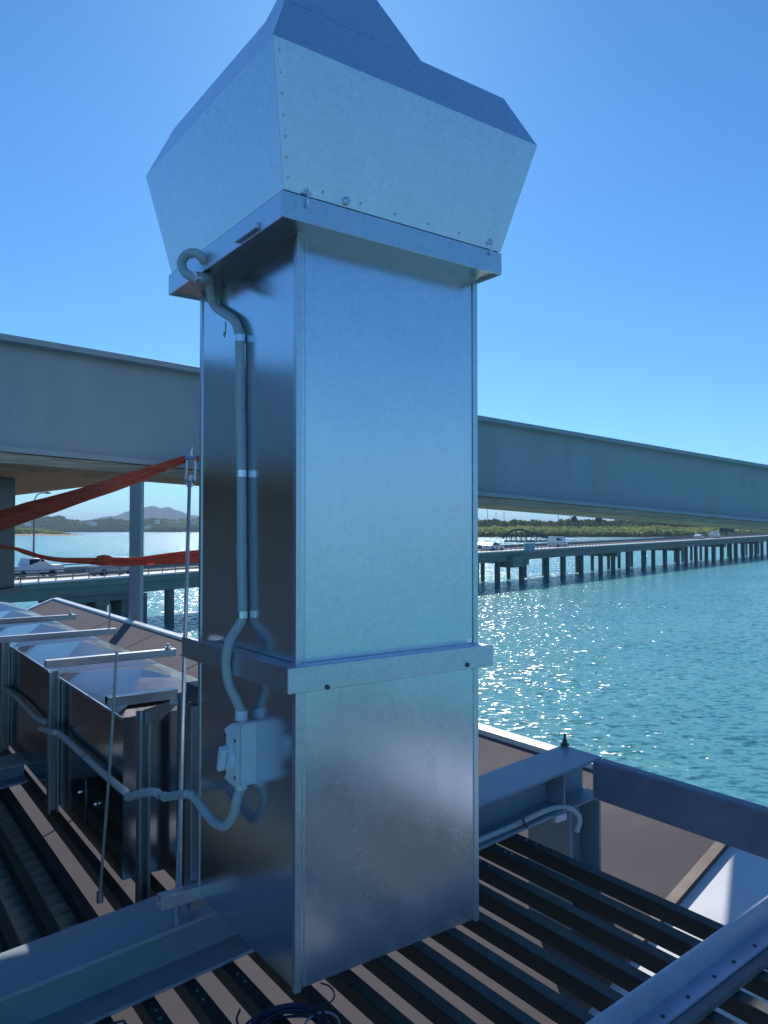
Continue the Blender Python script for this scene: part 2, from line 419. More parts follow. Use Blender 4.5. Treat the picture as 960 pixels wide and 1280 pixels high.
def bushy(rnd):
    d = rnd.uniform(1040, 1130); u = rnd.uniform(520, 1250)
    h = 21.5 + 4.5 * noise.noise(V((u / 26, 0, 9))) + 3.5 * noise.noise(V((u / 8, 0, 14)))
    z = WATER + rnd.uniform(0.35, 1) * h
    p = ray(u, 662) * d; return V((p.x, d, z)), rnd.uniform(1.6, 3.6)
struct(clump_field('woodland', M_BUSH, 5200, bushy, seed=3), 'stuff')['label'] = 'darker woodland rising behind the mangroves'
def lefty(rnd):
    d = rnd.uniform(1180, 1260); u = rnd.uniform(-60, 88)
    e = min(1, max(0.12, (96 - u) / 50))
    z = WATER + rnd.uniform(0.2, 1) * (10 * e + 3 * e * noise.noise(V((u / 12, 0, 9))))
    p = ray(u, 662) * d; return V((p.x, d, z)), rnd.uniform(1.6, 3.2)
struct(clump_field('shore_scrub', M_MANG, 1500, lefty, seed=4), 'stuff')['label'] = 'low green scrub on the near spit at left'
def hillw(rnd):
    d = rnd.uniform(2780, 3150); u = rnd.uniform(-40, 300)
    g = (d - 2780) / 370
    h = 5 + (38 + 9 * noise.noise(V((u / 30, 1, 2)))) * g + 5 * noise.noise(V((u / 7, g * 3, 9)))
    if u < 80: h += 12 * g
    p = ray(u, 662) * d; return V((p.x, d, WATER + h + rnd.uniform(0, 5))), rnd.uniform(5, 9.5)
struct(clump_field('hillside_woods', M_BUSH, 6500, hillw, seed=5), 'stuff')['label'] = 'distant wooded hillside across the bay at left'

def far_tree(u, v, d, h, r, label, seed):
    c = on_d(u, v, d)
    t = thing('broadleaf_tree', label, 'tree', (c.x, c.y, WATER + 2), 'dark trees standing above the woodland')
    MB().tube([V((c.x, c.y, WATER + 2)), V((c.x + .3, c.y, c.z - h * .5)), V((c.x, c.y, c.z))], [1.2, .7, .25], 7).build('trunk', M_BARK, t)
    rnd = random.Random(seed); s = MB()
    for i in range(420):
        dd = V((rnd.gauss(0, 1), rnd.gauss(0, 1), rnd.gauss(0, 1))).normalized() * (rnd.random() ** .4)
        rr = r * (0.85 + .35 * noise.noise(dd * 2 + V((seed, 0, 0))))
        o_ = c + V((dd.x * rr, dd.y * rr, dd.z * h * .5))
        t1 = V((rnd.gauss(0, 1), rnd.gauss(0, 1), rnd.gauss(0, 1))).normalized(); t2 = t1.orthogonal().normalized(); sz = r * .2 * rnd.uniform(.6, 1.3)
        s.quad(o_ + t1 * sz, o_ + t2 * sz, o_ - t1 * sz, o_ - t2 * sz)
    s.build('crown', M_DTREE, t)
far_tree(717.5, 649, 1020, 8, 4.6, 'rounder and lower of the two dark trees above the woodland', 3)
far_tree(748.5, 649.5, 1020, 11.5, 5.0, 'taller square-topped dark tree above the woodland', 8)
far_tree(868, 654.5, 1020, 5.5, 5.5, 'small dark tree low under the right end of the long beam', 12)

# houses on the far hillside
HW = [(52, 658.5, 1250, 'white-walled', 'on the near green spit beside the tall lamp'),
      (112, 652.3, 2750, 'cream', 'alone above the dark trees left of the pale column'),
      (118, 653.6, 2700, 'pale', 'just right of and below the cream house'),
      (181, 657.8, 2600, 'red-roofed', 'low by the water right of the pale column'),
      (186, 657.0, 2650, 'pink-walled', 'beside the low red-roofed house'),
      (197, 651.5, 2750, 'white', 'on the slope below the twin peak'),
      (222, 650.3, 2800, 'wide white', 'left of the thin slanted rod'),
      (238, 649.5, 2800, 'grey-roofed', 'just right of the thin slanted rod'),
      (243, 651.9, 2750, 'small white', 'under the grey-roofed house right of the rod'),
      (248, 648.2, 2850, 'cream hilltop', 'highest on the slope beside the duct'),
      (251, 651.5, 2750, 'red-roofed', 'lowest one against the edge of the duct'),
      (35, 654.0, 2700, 'cream', 'half hidden at far left beside the dark column')]
for i, (u, v, d, k, wh) in enumerate(HW):
    c = on_d(u, v, d); sc = d / 960
    wd, hh = (3.0 + (i % 3) * 1.1) * sc * .55, 1.7 * sc * .8
    if 'wide' in k: wd *= 1.5
    if 'small' in k: wd *= .6
    t = thing('house', f'{k} house {wh}', 'house', (c.x, c.y, c.z - hh), 'houses on the far hillside')
    MB().box(c.x - wd, c.x + wd, c.y - wd * .7, c.y + wd * .7, c.z - hh * 2.5, c.z).build('wall', M_HWALL, t)
    z = c.z + .02
    MB().prism([V((c.x - wd * 1.08, c.y - wd * .8, z)), V((c.x - wd * 1.08, c.y + wd * .8, z)), V((c.x - wd * 1.08, c.y, z + hh * .8))], (wd * 2.16, 0, 0)).build('roof', M_HROOF if 'red' in k or 'pink' in k else M_HROOF2, t)
    for q in (-.5, .5):
        s = MB(); s.box(c.x + q * wd - wd * .15, c.x + q * wd + wd * .15, c.y - wd * .7 - .1, c.y - wd * .7 - .02, c.z - hh * .9, c.z - hh * .3)
        s.build('window', M_GLASSDK, t)

# ---------------------------------------------------------------- the road bridge
BO = V((14.4, 115.2, 0)); be = V((0.6299, 0.7767, 0)); bn = V((-0.7767, 0.6299, 0))
ZT = [(30, -3.79), (61.4, -4.42), (75.5, -4.12), (114, -3.56), (254, -2.12), (420, -0.9), (600, -0.2)]
def deck_z(d):
    for (d0, z0), (d1, z1) in zip(ZT, ZT[1:]):
        if d <= d1: return z0 + (z1 - z0) * (d - d0) / (d1 - d0)
    return ZT[-1][1]
def bp(s, n, dz=0):
    p = BO + be * s + bn * n; return V((p.x, p.y, deck_z(BO.y + be.y * s) + dz))
S0, S1 = -100, 560
br = thing('road_bridge', 'long low concrete road bridge on piles crossing the bay', 'bridge', tuple(bp(0, 0)))
def strip(n0, n1, z0, z1, step=12, s0=S0, s1=S1):
    s = MB(); k = int((s1 - s0) / step)
    for i in range(k):
        x0, x1 = s0 + (s1 - s0) * i / k, s0 + (s1 - s0) * (i + 1) / k
        s.hexa([bp(x0, n0, z0), bp(x1, n0, z0), bp(x1, n1, z0), bp(x0, n1, z0), bp(x0, n0, z1), bp(x1, n0, z1), bp(x1, n1, z1), bp(x0, n1, z1)])
    return s
BW = 11.0
strip(0.35, BW - .35, -0.45, -0.05).build('deck', M_ROAD, br)
for n0 in (0.25, BW * .5 - .3, BW - .85):
    strip(n0, n0 + .6, -1.5, -0.45).build('girder', M_CONC, br)
strip(0.0, 0.35, -0.55, 0.0).build('edge_beam', M_CONC, br)
strip(BW - .35, BW, -0.55, 0.0).build('edge_beam', M_CONC, br)
s = MB(); x = S0
while x < 330:
    s.hexa([bp(x, -.08, -.02), bp(x + 1.36, -.08, -.02), bp(x + 1.36, .5, -.02), bp(x, .5, -.02), bp(x + .04, .0, .14), bp(x + 1.32, .0, .14), bp(x + 1.32, .5, .20), bp(x + .04, .5, .20)])
    x += 1.48
s.build('kerb', M_KERB, br)
strip(.52, 2.6, -.04, .12).build('footpath', M_KERB, br)
mk = MB(); x = S0
while x < 330:
    mk.hexa([bp(x, 6.2, -.046), bp(x + 3, 6.2, -.046), bp(x + 3, 6.32, -.046), bp(x, 6.32, -.046), bp(x, 6.2, -.04), bp(x + 3, 6.2, -.04), bp(x + 3, 6.32, -.04), bp(x, 6.32, -.04)]); x += 9
struct(mk.build('lane_marking', M_WHITE, br), 'stuff')
s = MB(); x = S0
while x < 330:
    q = bp(x - .06, .12, .2); s.tube([q, q + UZ * .85], .055, 6); x += 1.48
struct(s.build('rail_posts', M_GREYRAIL, br), 'stuff')
for z in (0.62, 1.02):
    strip(.07, .17, z - .05, z + .04).build('hand_rail', M_GREYRAIL, br)
strip(BW - .3, BW - .1, 0.0, 0.55).build('far_barrier', M_GREYRAIL, br)
strip(BW - .25, BW - .15, 0.75, 0.85).build('hand_rail', M_GREYRAIL, br)
strip(2.7, 2.85, .16, .34).build('guard_rail', M_GREYRAIL, br)
x = -62.0; i = 0
while x < 250:
    for n0 in (.8, BW - 1.2):
        p = bp(x + (2.5 if n0 > 5 else 0), n0, -1.55)
        MB().tube([V((p.x, p.y, WATER - .5)), p], .46 if n0 < 5 else .38, 10).build('pile', M_CONCD, br, smooth=False)
    if i % 5 == 0:
        c = MB(); q = [bp(x - .6, -.3, 0), bp(x + .6, -.3, 0), bp(x + .6 + 2.5, BW + .3, 0), bp(x - .6 + 2.5, BW + .3, 0)]
        zz = q[0].z - 2.3
        c.hexa([V((p.x, p.y, zz)) for p in q] + [V((p.x, p.y, zz + .85)) for p in q]); c.build('pier_cap', M_CONC, br)
    x += 7.6 + 1.6 * math.sin(i * 2.1); i += 1
# big pier group under the bridge at left
for (u0, u1) in ((95, 108), (121, 134), (152, 184)):
    p0 = on_plane(u0, 760, bn, bn.dot(BO) - .2); p1 = on_plane(u1, 760, bn, bn.dot(BO) - .2)
    MB().hexa([V((p0.x, p0.y, WATER - 1)), V((p1.x, p1.y, WATER - 1)), V((p1.x, p1.y, WATER - 1)) + bn * 2, V((p0.x, p0.y, WATER - 1)) + bn * 2,
               V((p0.x, p0.y, -6.1)), V((p1.x, p1.y, -6.1)), V((p1.x, p1.y, -6.1)) + bn * 2, V((p0.x, p0.y, -6.1)) + bn * 2]).build('pier_wall', M_CONCD, br)
p0 = on_plane(70, 750, bn, bn.dot(BO) - .5); p1 = on_plane(184, 750, bn, bn.dot(BO) - .5)
MB().hexa([V((p.x, p.y, -6.2)) for p in (p0, p1, p1 + bn * 3, p0 + bn * 3)] + [V((p.x, p.y, -5.75)) for p in (p0, p1, p1 + bn * 3, p0 + bn * 3)]).build('pier_cap', M_CONCD, br)
# stepped joint of the deck at the first pier on the right
p0 = on_plane(641, 700, bn, bn.dot(BO) - .6); p1 = on_plane(656, 700, bn, bn.dot(BO) - .6)
MB().hexa([V((p.x, p.y, -6.0)) for p in (p0, p1, p1 + bn * 3, p0 + bn * 3)] + [V((p.x, p.y, -4.2)) for p in (p0, p1, p1 + bn * 3, p0 + bn * 3)]).build('pier_cap', M_CONC, br)

def vehicle(u, row, n, kind, col, label, flip=False):
    """car on the bridge deck: seen column u, lane offset n"""
    nn = bn.dot(BO) + n
    p = on_plane(u, row, bn, nn); s_ = (p - BO).dot(be)
    o_ = bp(s_, n, -.03); m = painted('vehicle_paint', col, 0.25, 0.03, 3, bump=0)
    f = -1 if flip else 1
    def P(x, y, z): return o_ + be * (x * f) + bn * y + UZ * z
    t = thing('pickup_truck' if kind == 'ute' else 'van' if kind == 'van' else 'car', label, 'pickup truck' if kind == 'ute' else 'van' if kind == 'van' else 'car', tuple(o_), 'vehicles crossing the road bridge')
    if kind == 'ute':
        L = 5.2; prof = [(-2.6, .45), (2.55, .45), (2.6, .85), (2.45, 1.08), (1.35, 1.15), (.55, 1.75), (-.75, 1.78), (-1.0, 1.1), (-2.6, 1.1)]
        win = [[(.35, 1.2), (1.15, 1.2), (.5, 1.66), (.35, 1.66)], [(-.75, 1.2), (.25, 1.2), (.25, 1.68), (-.65, 1.68)]]
    elif kind == 'van':
        prof = [(-2.4, .4), (2.4, .4), (2.45, .9), (2.1, 1.15), (1.5, 2.0), (-2.3, 2.1), (-2.4, 1.2)]
        win = [[(.6, 1.25), (1.85, 1.25), (1.4, 1.85), (.6, 1.85)], [(-1.9, 1.3), (.3, 1.3), (.3, 1.85), (-1.9, 1.85)]]
    else:
        prof = [(-2.1, .35), (2.1, .35), (2.15, .75), (1.9, .92), (1.0, 1.0), (.35, 1.42), (-1.0, 1.45), (-1.75, 1.0), (-2.1, .95)]
        win = [[(.05, 1.0), (.8, 1.0), (.3, 1.34), (.05, 1.34)], [(-1.3, 1.02), (-.05, 1.02), (-.05, 1.36), (-.95, 1.36)]]
    W = .88
    s = MB(); k = len(prof)
    zc = 1.05
    def tw(z): return W if z < zc + .1 else W - .16 * (z - zc) / .7
    s.v += [tuple(P(x, -tw(z), z)) for x, z in prof] + [tuple(P(x, tw(z), z)) for x, z in prof]
    s.f.append(tuple(range(k))); s.f.append(tuple(range(2*k - 1, k - 1, -1)))
    for i in range(k): s.f.append((i, (i+1) % k, k + (i+1) % k, k + i))
    body = s.build('body', m, t, bevel=.05)
    for side in (-1, 1):
        for wq in win:
            MB().prism([P(x, side * (tw(z) + .012), z) for x, z in wq], bn * (-.02 * side)).build('window', M_GLASSDK, t)
        for x in (-1.35, 1.4):
            MB().cyl(P(x, side * (W - .18), .34), P(x, side * (W + .02), .34), .34, 18).build('wheel', M_WHEEL, t)
    x0, z0, x1, z1 = (win[0][1][0] + .12, win[0][1][1], win[0][2][0] + .12, win[0][2][1])
    MB().quad(P(x0 + .06, -.68, z0 + .02), P(x0 + .06, .68, z0 + .02), P(x1 + .1, .6, z1 + .02), P(x1 + .1, -.6, z1 + .02)).build('windscreen', M_GLASSDK, t)
    return t
vehicle(41, 705, 8.0, 'ute', (.62, .64, .68), 'silver pickup truck on the bridge between the dark column and pale column')
vehicle(140, 708, 3.4, 'car', (.30, .32, .36), 'grey car on the bridge low beside the pale column')
vehicle(697, 674, 3.6, 'van', (.80, .80, .80), 'white van on the bridge deck')
vehicle(616, 680, 3.4, 'car', (.75, .76, .78), 'white car on the bridge right beside the duct')
vehicle(605, 677, 7.2, 'car', (.03, .035, .05), 'black car on the far lane behind the white car')
vehicle(874, 667, 3.6, 'car', (.72, .72, .74), 'nearer of two pale cars at the far right of the bridge')
vehicle(893, 665, 3.6, 'van', (.78, .78, .78), 'small distant white van past the last pale car')

def lamp(u, vtop, n, label, arm=1):
    p = on_plane(u, 700, bn, bn.dot(BO) + n); o_ = V((p.x, p.y, deck_z(p.y)))
    top = on_plane(u, vtop, bn, bn.dot(BO) + n)
    t = thing('street_lamp', label, 'street lamp', tuple(o_), 'street lamps along the bridge')
    H = top.z; ar = V((1, 0, 0)) * arm
    MB().tube([o_, V((o_.x, o_.y, H - 1.0))], [.11, .075], 8).build('pole', M_GREYRAIL, t)
    MB().tube(smooth_path([V((o_.x, o_.y, H - 1.0)), V((o_.x, o_.y, H - .45)) + ar * .12, V((o_.x, o_.y, H - .08)) + ar * .45, V((o_.x, o_.y, H)) + ar * 1.0]), .055, 7).build('arm', M_GREYRAIL, t)
    MB().tube([V((o_.x, o_.y, H)) + ar * .95, V((o_.x, o_.y, H)) + ar * 1.3, V((o_.x, o_.y, H - .02)) + ar * 1.6], [.07, .12, .05], 8).build('lamp_head', M_GREYRAIL, t)
lamp(42, 616, BW + .4, 'tall bent-arm street lamp rising beside the dark column')
for u, vt, d, lb in ((609.5, 632, 1015, 'tallest thin mast on the shore just right of the duct'), (620, 641, 1010, 'short lamp mast second right of the duct'),
                     (630, 640, 1010, 'lamp mast with two heads third right of the duct'), (698, 641, 1010, 'lone lamp mast left of the rounder dark tree'), (713, 640, 1010, 'thin lamp mast directly over the rounder dark tree')):
    tp = on_d(u, vt, d); t = thing('lamp_mast', lb, 'lamp mast', (tp.x, d, WATER + 1), 'lamp masts above the far trees')
    MB().tube([V((tp.x, d, WATER + 1)), V((tp.x, d, tp.z))], [.5, .28], 6).build('pole', M_GREYRAIL, t)
    MB().box(tp.x - 1.1, tp.x + 1.1, d - .3, d + .3, tp.z - .5, tp.z + .1).build('lamp_head', M_GREYRAIL, t)

# arched footbridge truss behind the deck at right, box beside it, gantry
t = thing('footbridge', 'dark arched truss footbridge showing over the bridge deck', 'footbridge', tuple(on_d(652, 676, 175)))
ap = [on_d(u, v, 175) for u, v in ((628, 673), (636, 666), (643, 662.6), (652, 662.4), (663, 665.5), (675, 670), (690, 674))]
MB().tube(smooth_path(ap, 4), .22, 6).build('arch', M_DARKSTEEL, t)
lo = [on_d(u, 676.5, 175) for u in (630, 690)]
MB().tube(lo, .2, 6).build('walkway', M_DARKSTEEL, t)
for i in range(9):
    u = 633 + i * 6.3
    vv = 672 + (663.5 - 672) * max(0, 1 - abs(u - 646) / (16 if u < 646 else 42))
    MB().tube([on_d(u, 676.5, 175), on_d(u, vv, 175)], .1, 5).build('strut', M_DARKSTEEL, t)
    if i: MB().tube([on_d(u, 676.5, 175), on_d(u - 6.3, vv, 175)], .07, 5).build('brace', M_DARKSTEEL, t)
t = thing('site_barrier', 'pale blue-grey mesh barrier bolted on the bridge edge below the footbridge', 'barrier', tuple(bp(6.5, -.1)))
p = on_plane(655, 688, bn, bn.dot(BO) - .15); s_ = (p - BO).dot(be)
MB().hexa([bp(s_, -.2, -.1), bp(s_ + 3.4, -.2, -.1), bp(s_ + 3.4, -.08, -.1), bp(s_, -.08, -.1), bp(s_, -.2, 1.2), bp(s_ + 3.4, -.2, 1.2), bp(s_ + 3.4, -.08, 1.2), bp(s_, -.08, 1.2)]).build('panel', painted('barrier_mesh', (.28, .36, .46), .6, .4, 4), t)
for q in (0, 1.7, 3.4): MB().tube([bp(s_ + q, -.24, -.3), bp(s_ + q, -.24, 1.35)], .06, 6).build('post', M_KERB, t)
t = thing('sign_gantry', 'dark sign gantry over the far end of the bridge', 'gantry', tuple(on_d(908, 670, 235)))
MB().cyl(on_d(908, 672, 235), on_d(908, 659, 235), .3, 8).build('pole', M_DARKSTEEL, t)
q = on_d(899, 659, 235); MB().box(q.x, q.x + 4.6, 234.6, 235.0, q.z - 1.6, q.z + .5).build('sign_board', M_DARKSTEEL, t)

# ---------------------------------------------------------------- wharf under the roof, ridge roof sheets
# lower roof plane: ridge along b at A = RA, falling toward low A
RA, RZ, RS = 3.83, -1.478, 0.392
def rz(A): return RZ - RS * (RA - A)
rn = UZ - a * RS
def on_roof(u, v): return on_plane(u, v, rn, RZ - RS * RA)
pe = on_roof(900, 1065); eB = pe.dot(b)
pe2 = on_roof(848, 1128); eB2 = pe2.dot(b)
def roofquad(A0, A1, B0, B1, dz0, dz1):
    return MB().hexa([AB(A, B, rz(A) + d) for A, B, d in ((A0,B0,dz0),(A1,B0,dz0),(A1,B1,dz0),(A0,B1,dz0),(A0,B0,dz1),(A1,B0,dz1),(A1,B1,dz1),(A0,B1,dz1))])
EB = (eB + eB2) / 2
rf = thing('awning_roof', 'reddish brown sheeted lower roof with white ridge edge below the timber slats', 'roof', tuple(AB(RA, 8, RZ)))
seams = [EB + .045, 4.4, 6.55, 8.7, 10.85, 12.96, 15.2, 17.2]
for i in range(len(seams) - 1):
    roofquad(-.8, RA, seams[i] + .012, seams[i+1] - .012, -.05, 0).build('roof_sheet', M_PINK, rf)
    if i: roofquad(-.8, RA, seams[i] - .0119, seams[i] + .0119, -.05, -.012).build('joint_strip', M_JOINT, rf)
roofquad(-.8, RA, EB - .004, EB + .05, -.05, .012).build('verge_strip', M_JOINT, rf, label='brown timber verge strip')
# white ridge capping: top lit face and inner face
MB().hexa([AB(A, B, z) for A, B, z in ((RA+.002,EB,RZ-.12),(RA+.10,EB,RZ-.12),(RA+.10,17.25,RZ-.12),(RA+.002,17.25,RZ-.12),(RA+.002,EB,RZ+.035),(RA+.10,EB,RZ+.045),(RA+.10,17.25,RZ+.045),(RA+.002,17.25,RZ+.035))]).build('ridge_capping', M_WHITE, rf, bevel=.006)
roofquad(2.0, RA, 17.2, 17.3, -.06, .03).build('rake_capping', M_WHITE, rf)
pr = thing('pale_roof', 'pale blue-white sheet roof beyond the brown verge at right', 'roof', tuple(AB(RA, 0, RZ - .1)))
ps = [EB + .004, EB - .62, EB - 1.24, EB - 1.86, EB - 3.2]
for i in range(4):
    roofquad(-.8, RA, ps[i+1] + .008, ps[i] - .008, -.06, -.015).build('roof_sheet', M_PALE, pr)
    roofquad(-.8, RA, ps[i+1] - .0079, ps[i+1] + .0079, -.06, -.03).build('joint_strip', M_JOINT, pr)
wh = MB(); wh.hexa([AB(A, B, z) for A, B, z in ((-2.0,-2.6,-5),(RA-.1,-2.6,-5),(RA-.1,17.0,-5),(-2.0,17.0,-5),(-2.0,-2.6,rz(-2.0)-.12),(RA-.1,-2.6,rz(RA-.1)-.12),(RA-.1,17.0,rz(RA-.1)-.12),(-2.0,17.0,rz(-2.0)-.12))])
tag(wh.build('building_wall', M_STEEL2), 'wall of the waterside building under the lower roof', 'wall')
wd = MB().abbox(-8, 5.0, -8, 22, -5.6, -5.0).build('wharf', M_CONC); struct(wd)

# ---------------------------------------------------------------- timber slats of the open deck
ordn = ['first', 'second', 'third', 'fourth', 'fifth', 'sixth', 'seventh', 'eighth', 'ninth', 'tenth', 'eleventh', 'twelfth', 'thirteenth', 'fourteenth', 'fifteenth', 'sixteenth', 'seventeenth', 'eighteenth']
SW, SH = .043, .059
for k in range(18):
    Aend = 2.485 - .1357 * k
    rnd = random.Random(k)
    s = MB()
    jit = [rnd.uniform(-.0015, .0015) for _ in range(4)]
    B0, B1 = -.6, 6.2
    if Aend > 1.5: B1 = 2.64
    s.hexa([AB(A, B, slat_z(A) + z) for A, B, z in ((Aend-SW+jit[0],B0,-SH),(Aend+jit[1],B0,-SH),(Aend+jit[2],B1,-SH),(Aend-SW+jit[3],B1,-SH),(Aend-SW+jit[0],B0,-.001),(Aend+jit[1],B0,-.001),(Aend+jit[2],B1,-.001),(Aend-SW+jit[3],B1,-.001))])
    o = s.build('timber_slat', M_TIMBER, bevel=.003)
    for Bs in (1.44, 2.31, 2.36):
        q_ = AB(Aend - SW / 2 + rnd.uniform(-.004, .004), Bs + rnd.uniform(-.01, .01), slat_z(Aend - SW / 2)); MB().tube([q_ - UZ * .001, q_ + UZ * .0025], .0048, 8).build('screw', M_ROD, o)
    tag(o, f'dark timber slat of the open deck, {ordn[k]} counting back from the blue box rail' if k else 'dark timber slat nearest the blue box rail, outermost of the open deck', 'timber slat', 'dark timber slats of the open deck')

# ---------------------------------------------------------------- steel beams of the deck
def ibeam_pts(B0, B1, h, tf, tw, A, dz=0):
    Bm = (B0 + B1) / 2; z = slat_z(A) + dz
    q = [(B0,0),(B1,0),(B1,tf),(Bm+tw/2,tf),(Bm+tw/2,h-tf),(B1,h-tf),(B1,h),(B0,h),(B0,h-tf),(Bm-tw/2,h-tf),(Bm-tw/2,tf),(B0,tf)]
    return [AB(A, B, z + zz) for B, zz in q]
def ibeam(A0, A1, B0, B1, h, tf=.013, tw=.010, dz=0.003):
    return MB().prism(ibeam_pts(B0, B1, h, tf, tw, A0, dz), AB(A1, 0, slat_z(A1)) - AB(A0, 0, slat_z(A0)))
t = thing('deck_beam', 'grey painted steel beam passing behind the foot of the galvanised duct', 'steel beam', tuple(AB(2.4, 2.5, slat_z(2.4))))
ibeam(-3.2, 3.055, 2.425, 2.675, .19).build('beam', M_STEEL2, t, bevel=.003)
for A in (2.79, .2):
    MB().hexa([AB(A_, B_, slat_z(A_) + z_) for A_, B_, z_ in ((A,2.435,.017),(A+.01,2.435,.017),(A+.01,2.543,.017),(A,2.543,.017),(A,2.435,.179),(A+.01,2.435,.179),(A+.01,2.543,.179),(A,2.543,.179))]).build('stiffener', M_STEEL2, t)
c = on_plane(706, 932, UZ - a * SL, -1.521 + .195 - SL * .391)
s = MB(); s.tube([c, c + UZ * .012], .022, 6); s.tube([c + UZ * .012, c + UZ * .03], .013, 10); s.tube([c + UZ * .03, c + UZ * .062], [.007, .006], 8); s.build('bolt', M_BOLT, t)
# post under its end
pz = slat_z(2.8)
t = thing('steel_post', 'grey steel post under the right end of the deck beam', 'steel post', tuple(AB(2.92, 2.55, -5)))
pA, pB = on_B(713, 1040, 2.43).dot(a), 2.43
s = MB(); A0, A1, B0, B1 = pA, 3.05, 2.43, 2.70
zt = slat_z(pA) - .0005
s.prism([AB(A, B, -5) for A, B in ((A0,B0),(A0+.014,B0),(A0+.014,B0+.12),(A1-.014,B0+.12),(A1-.014,B0),(A1,B0),(A1,B1),(A1-.014,B1),(A1-.014,B0+.132),(A0+.014,B0+.132),(A0+.014,B1),(A0,B1))], UZ * (zt + 5))
s.build('post', M_STEEL2, t, bevel=.003)
MB().abbox(A0 - .02, A1 + .02, B0 - .01, B1 + .02, -5, -4.98).build('base_plate', M_STEEL2, t)
# box rail
t = thing('box_rail', 'dark blue-grey box section rail running right from the deck beam end', 'steel rail', tuple(AB(3.0, 1.5, -1.2)))
MB().abbox(2.975, 3.05, -1.5, 2.412, -1.287, -1.102).build('rail', M_RAIL, t, bevel=.012)
MB().abbox(2.985, 3.04, 2.413, 2.425, -1.28, -1.11).build('end_plate', M_STEEL2, t)
# near channel with bolted foot, timber plate beneath it
t = thing('angle_beam', 'blue-grey bolted steel angle crossing the bottom right corner', 'steel beam', tuple(AB(2.2, 1.38, slat_z(2.2))))
def profB(pts, A0, A1): return MB().prism([AB(A0, B, slat_z(A0) + z) for B, z in pts], AB(A1, 0, slat_z(A1)) - AB(A0, 0, slat_z(A0)))
profB([(1.292,.020),(1.362,.020),(1.362,.092),(1.368,.098),(1.366,.104),(1.356,.104),(1.352,.098),(1.352,.030),(1.292,.030)], -1.5, 2.965).build('angle', painted('light_blue_grey_steel', (.40, .45, .54), .42, .08, 4, grime=(.2, .24, .28)), t, bevel=.002)
for i in range(14):
    A = 1.42 + .122 * i
    if i == 6: A += .015
    z = slat_z(A) + .030
    MB().tube([AB(A, 1.312, z), AB(A, 1.312, z + .003)], .0065, 8).build('bolt', M_BOLT, t)
o = profB([(1.258,.0),(1.37,.0),(1.37,.0195),(1.258,.0195)], -1.5, 2.965).build('timber_plate', painted('grey_timber_plate', (.13, .15, .17), .8, .35, 5, bump=.2, stretch=(1, 1, 8)))
tag(o, 'weathered grey timber plate under the bolted steel angle', 'timber plate')
# second deck beam at far left
t = thing('deck_beam', 'grey steel beam end showing at the far left edge under the boxed ducts', 'steel beam', tuple(AB(0.3, 5.0, slat_z(.3))))
ibeam(-3.2, .955, 4.86, 5.11, .12).build('beam', M_STEEL2, t, bevel=.003)

# corrugated sheet under the slats at left
s = MB(); n = 150; B0, B1 = 2.75, 5.4; A0, A1 = -.6, .838
for i in range(n + 1):
    B = B0 + (B1 - B0) * i / n; z = .012 * math.sin(i * 2 * math.pi / 6)
    s.v += [tuple(AB(A0, B, slat_z(A0) - .085 + z)), tuple(AB(A1, B, slat_z(A1) - .085 + z))]
for i in range(n): s.f.append((2*i, 2*i+1, 2*i+3, 2*i+2))
o = s.build('corrugated_sheet', M_CORR, smooth=True); sm = o.modifiers.new('solid', 'SOLIDIFY'); sm.thickness = .002
tag(o, 'grey-green corrugated sheet under the timber slats at bottom left', 'roof sheet')

# ---------------------------------------------------------------- the tall galvanised duct
PA0 = AB(0, 0, 0)
P0 = V((-0.227, 2.0, 0)); DA, DB = P0.dot(a), P0.dot(b)
DW, DL = .6304, .6419
def D(A, B, z): return AB(DA + A, DB + B, z)
def dbox(A0, A1, B0, B1, z0, z1): return MB().abbox(DA + A0, DA + A1, DB + B0, DB + B1, z0, z1)
dk = thing('exhaust_duct', 'tall square galvanised duct with flared cowl standing in the foreground', 'duct', tuple(D(.315, .32, -1.1833)))
dbox(0, DW, 0, DL, -1.1833, -.400).build('shaft', M_GALV, dk)
dbox(0.0015, DW - .0015, .0015, DL - .0015, -.3995, .80).build('shaft', M_GALV, dk)
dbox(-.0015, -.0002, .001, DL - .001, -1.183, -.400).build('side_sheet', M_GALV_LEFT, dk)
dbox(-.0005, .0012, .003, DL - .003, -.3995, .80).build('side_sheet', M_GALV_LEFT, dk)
# raised standing edges at corners
def cornertrim(A, B, sa, sb, z0, z1, w_=.014, th=.004):
    s = MB()
    s.prism([D(A - sa*th, B - sb*th, z0), D(A + sa*w_, B - sb*th, z0), D(A + sa*w_, B, z0), D(A, B, z0), D(A, B + sb*w_, z0), D(A - sa*th, B + sb*w_, z0)], UZ * (z1 - z0))
    return s
for (A, B, sa, sb) in ((0,0,1,1),(DW,0,-1,1),(0,DL,1,-1),(DW,DL,-1,-1)):
    cornertrim(A, B, sa, sb, -1.19, -.4135).build('corner_trim', M_GALV_TRIM, dk, bevel=.001)
    cornertrim(A, B, sa, sb, -.40, .768).build('corner_trim', M_GALV_TRIM, dk, bevel=.001)
# vertical seam fold beside the front edge
dbox(.022, .026, -.003, 0, -1.18, -.4135).build('seam', M_GALV_TRIM, dk)
dbox(.022, .026, -.0015, .0015, -.40, .768).build('seam', M_GALV_TRIM, dk)
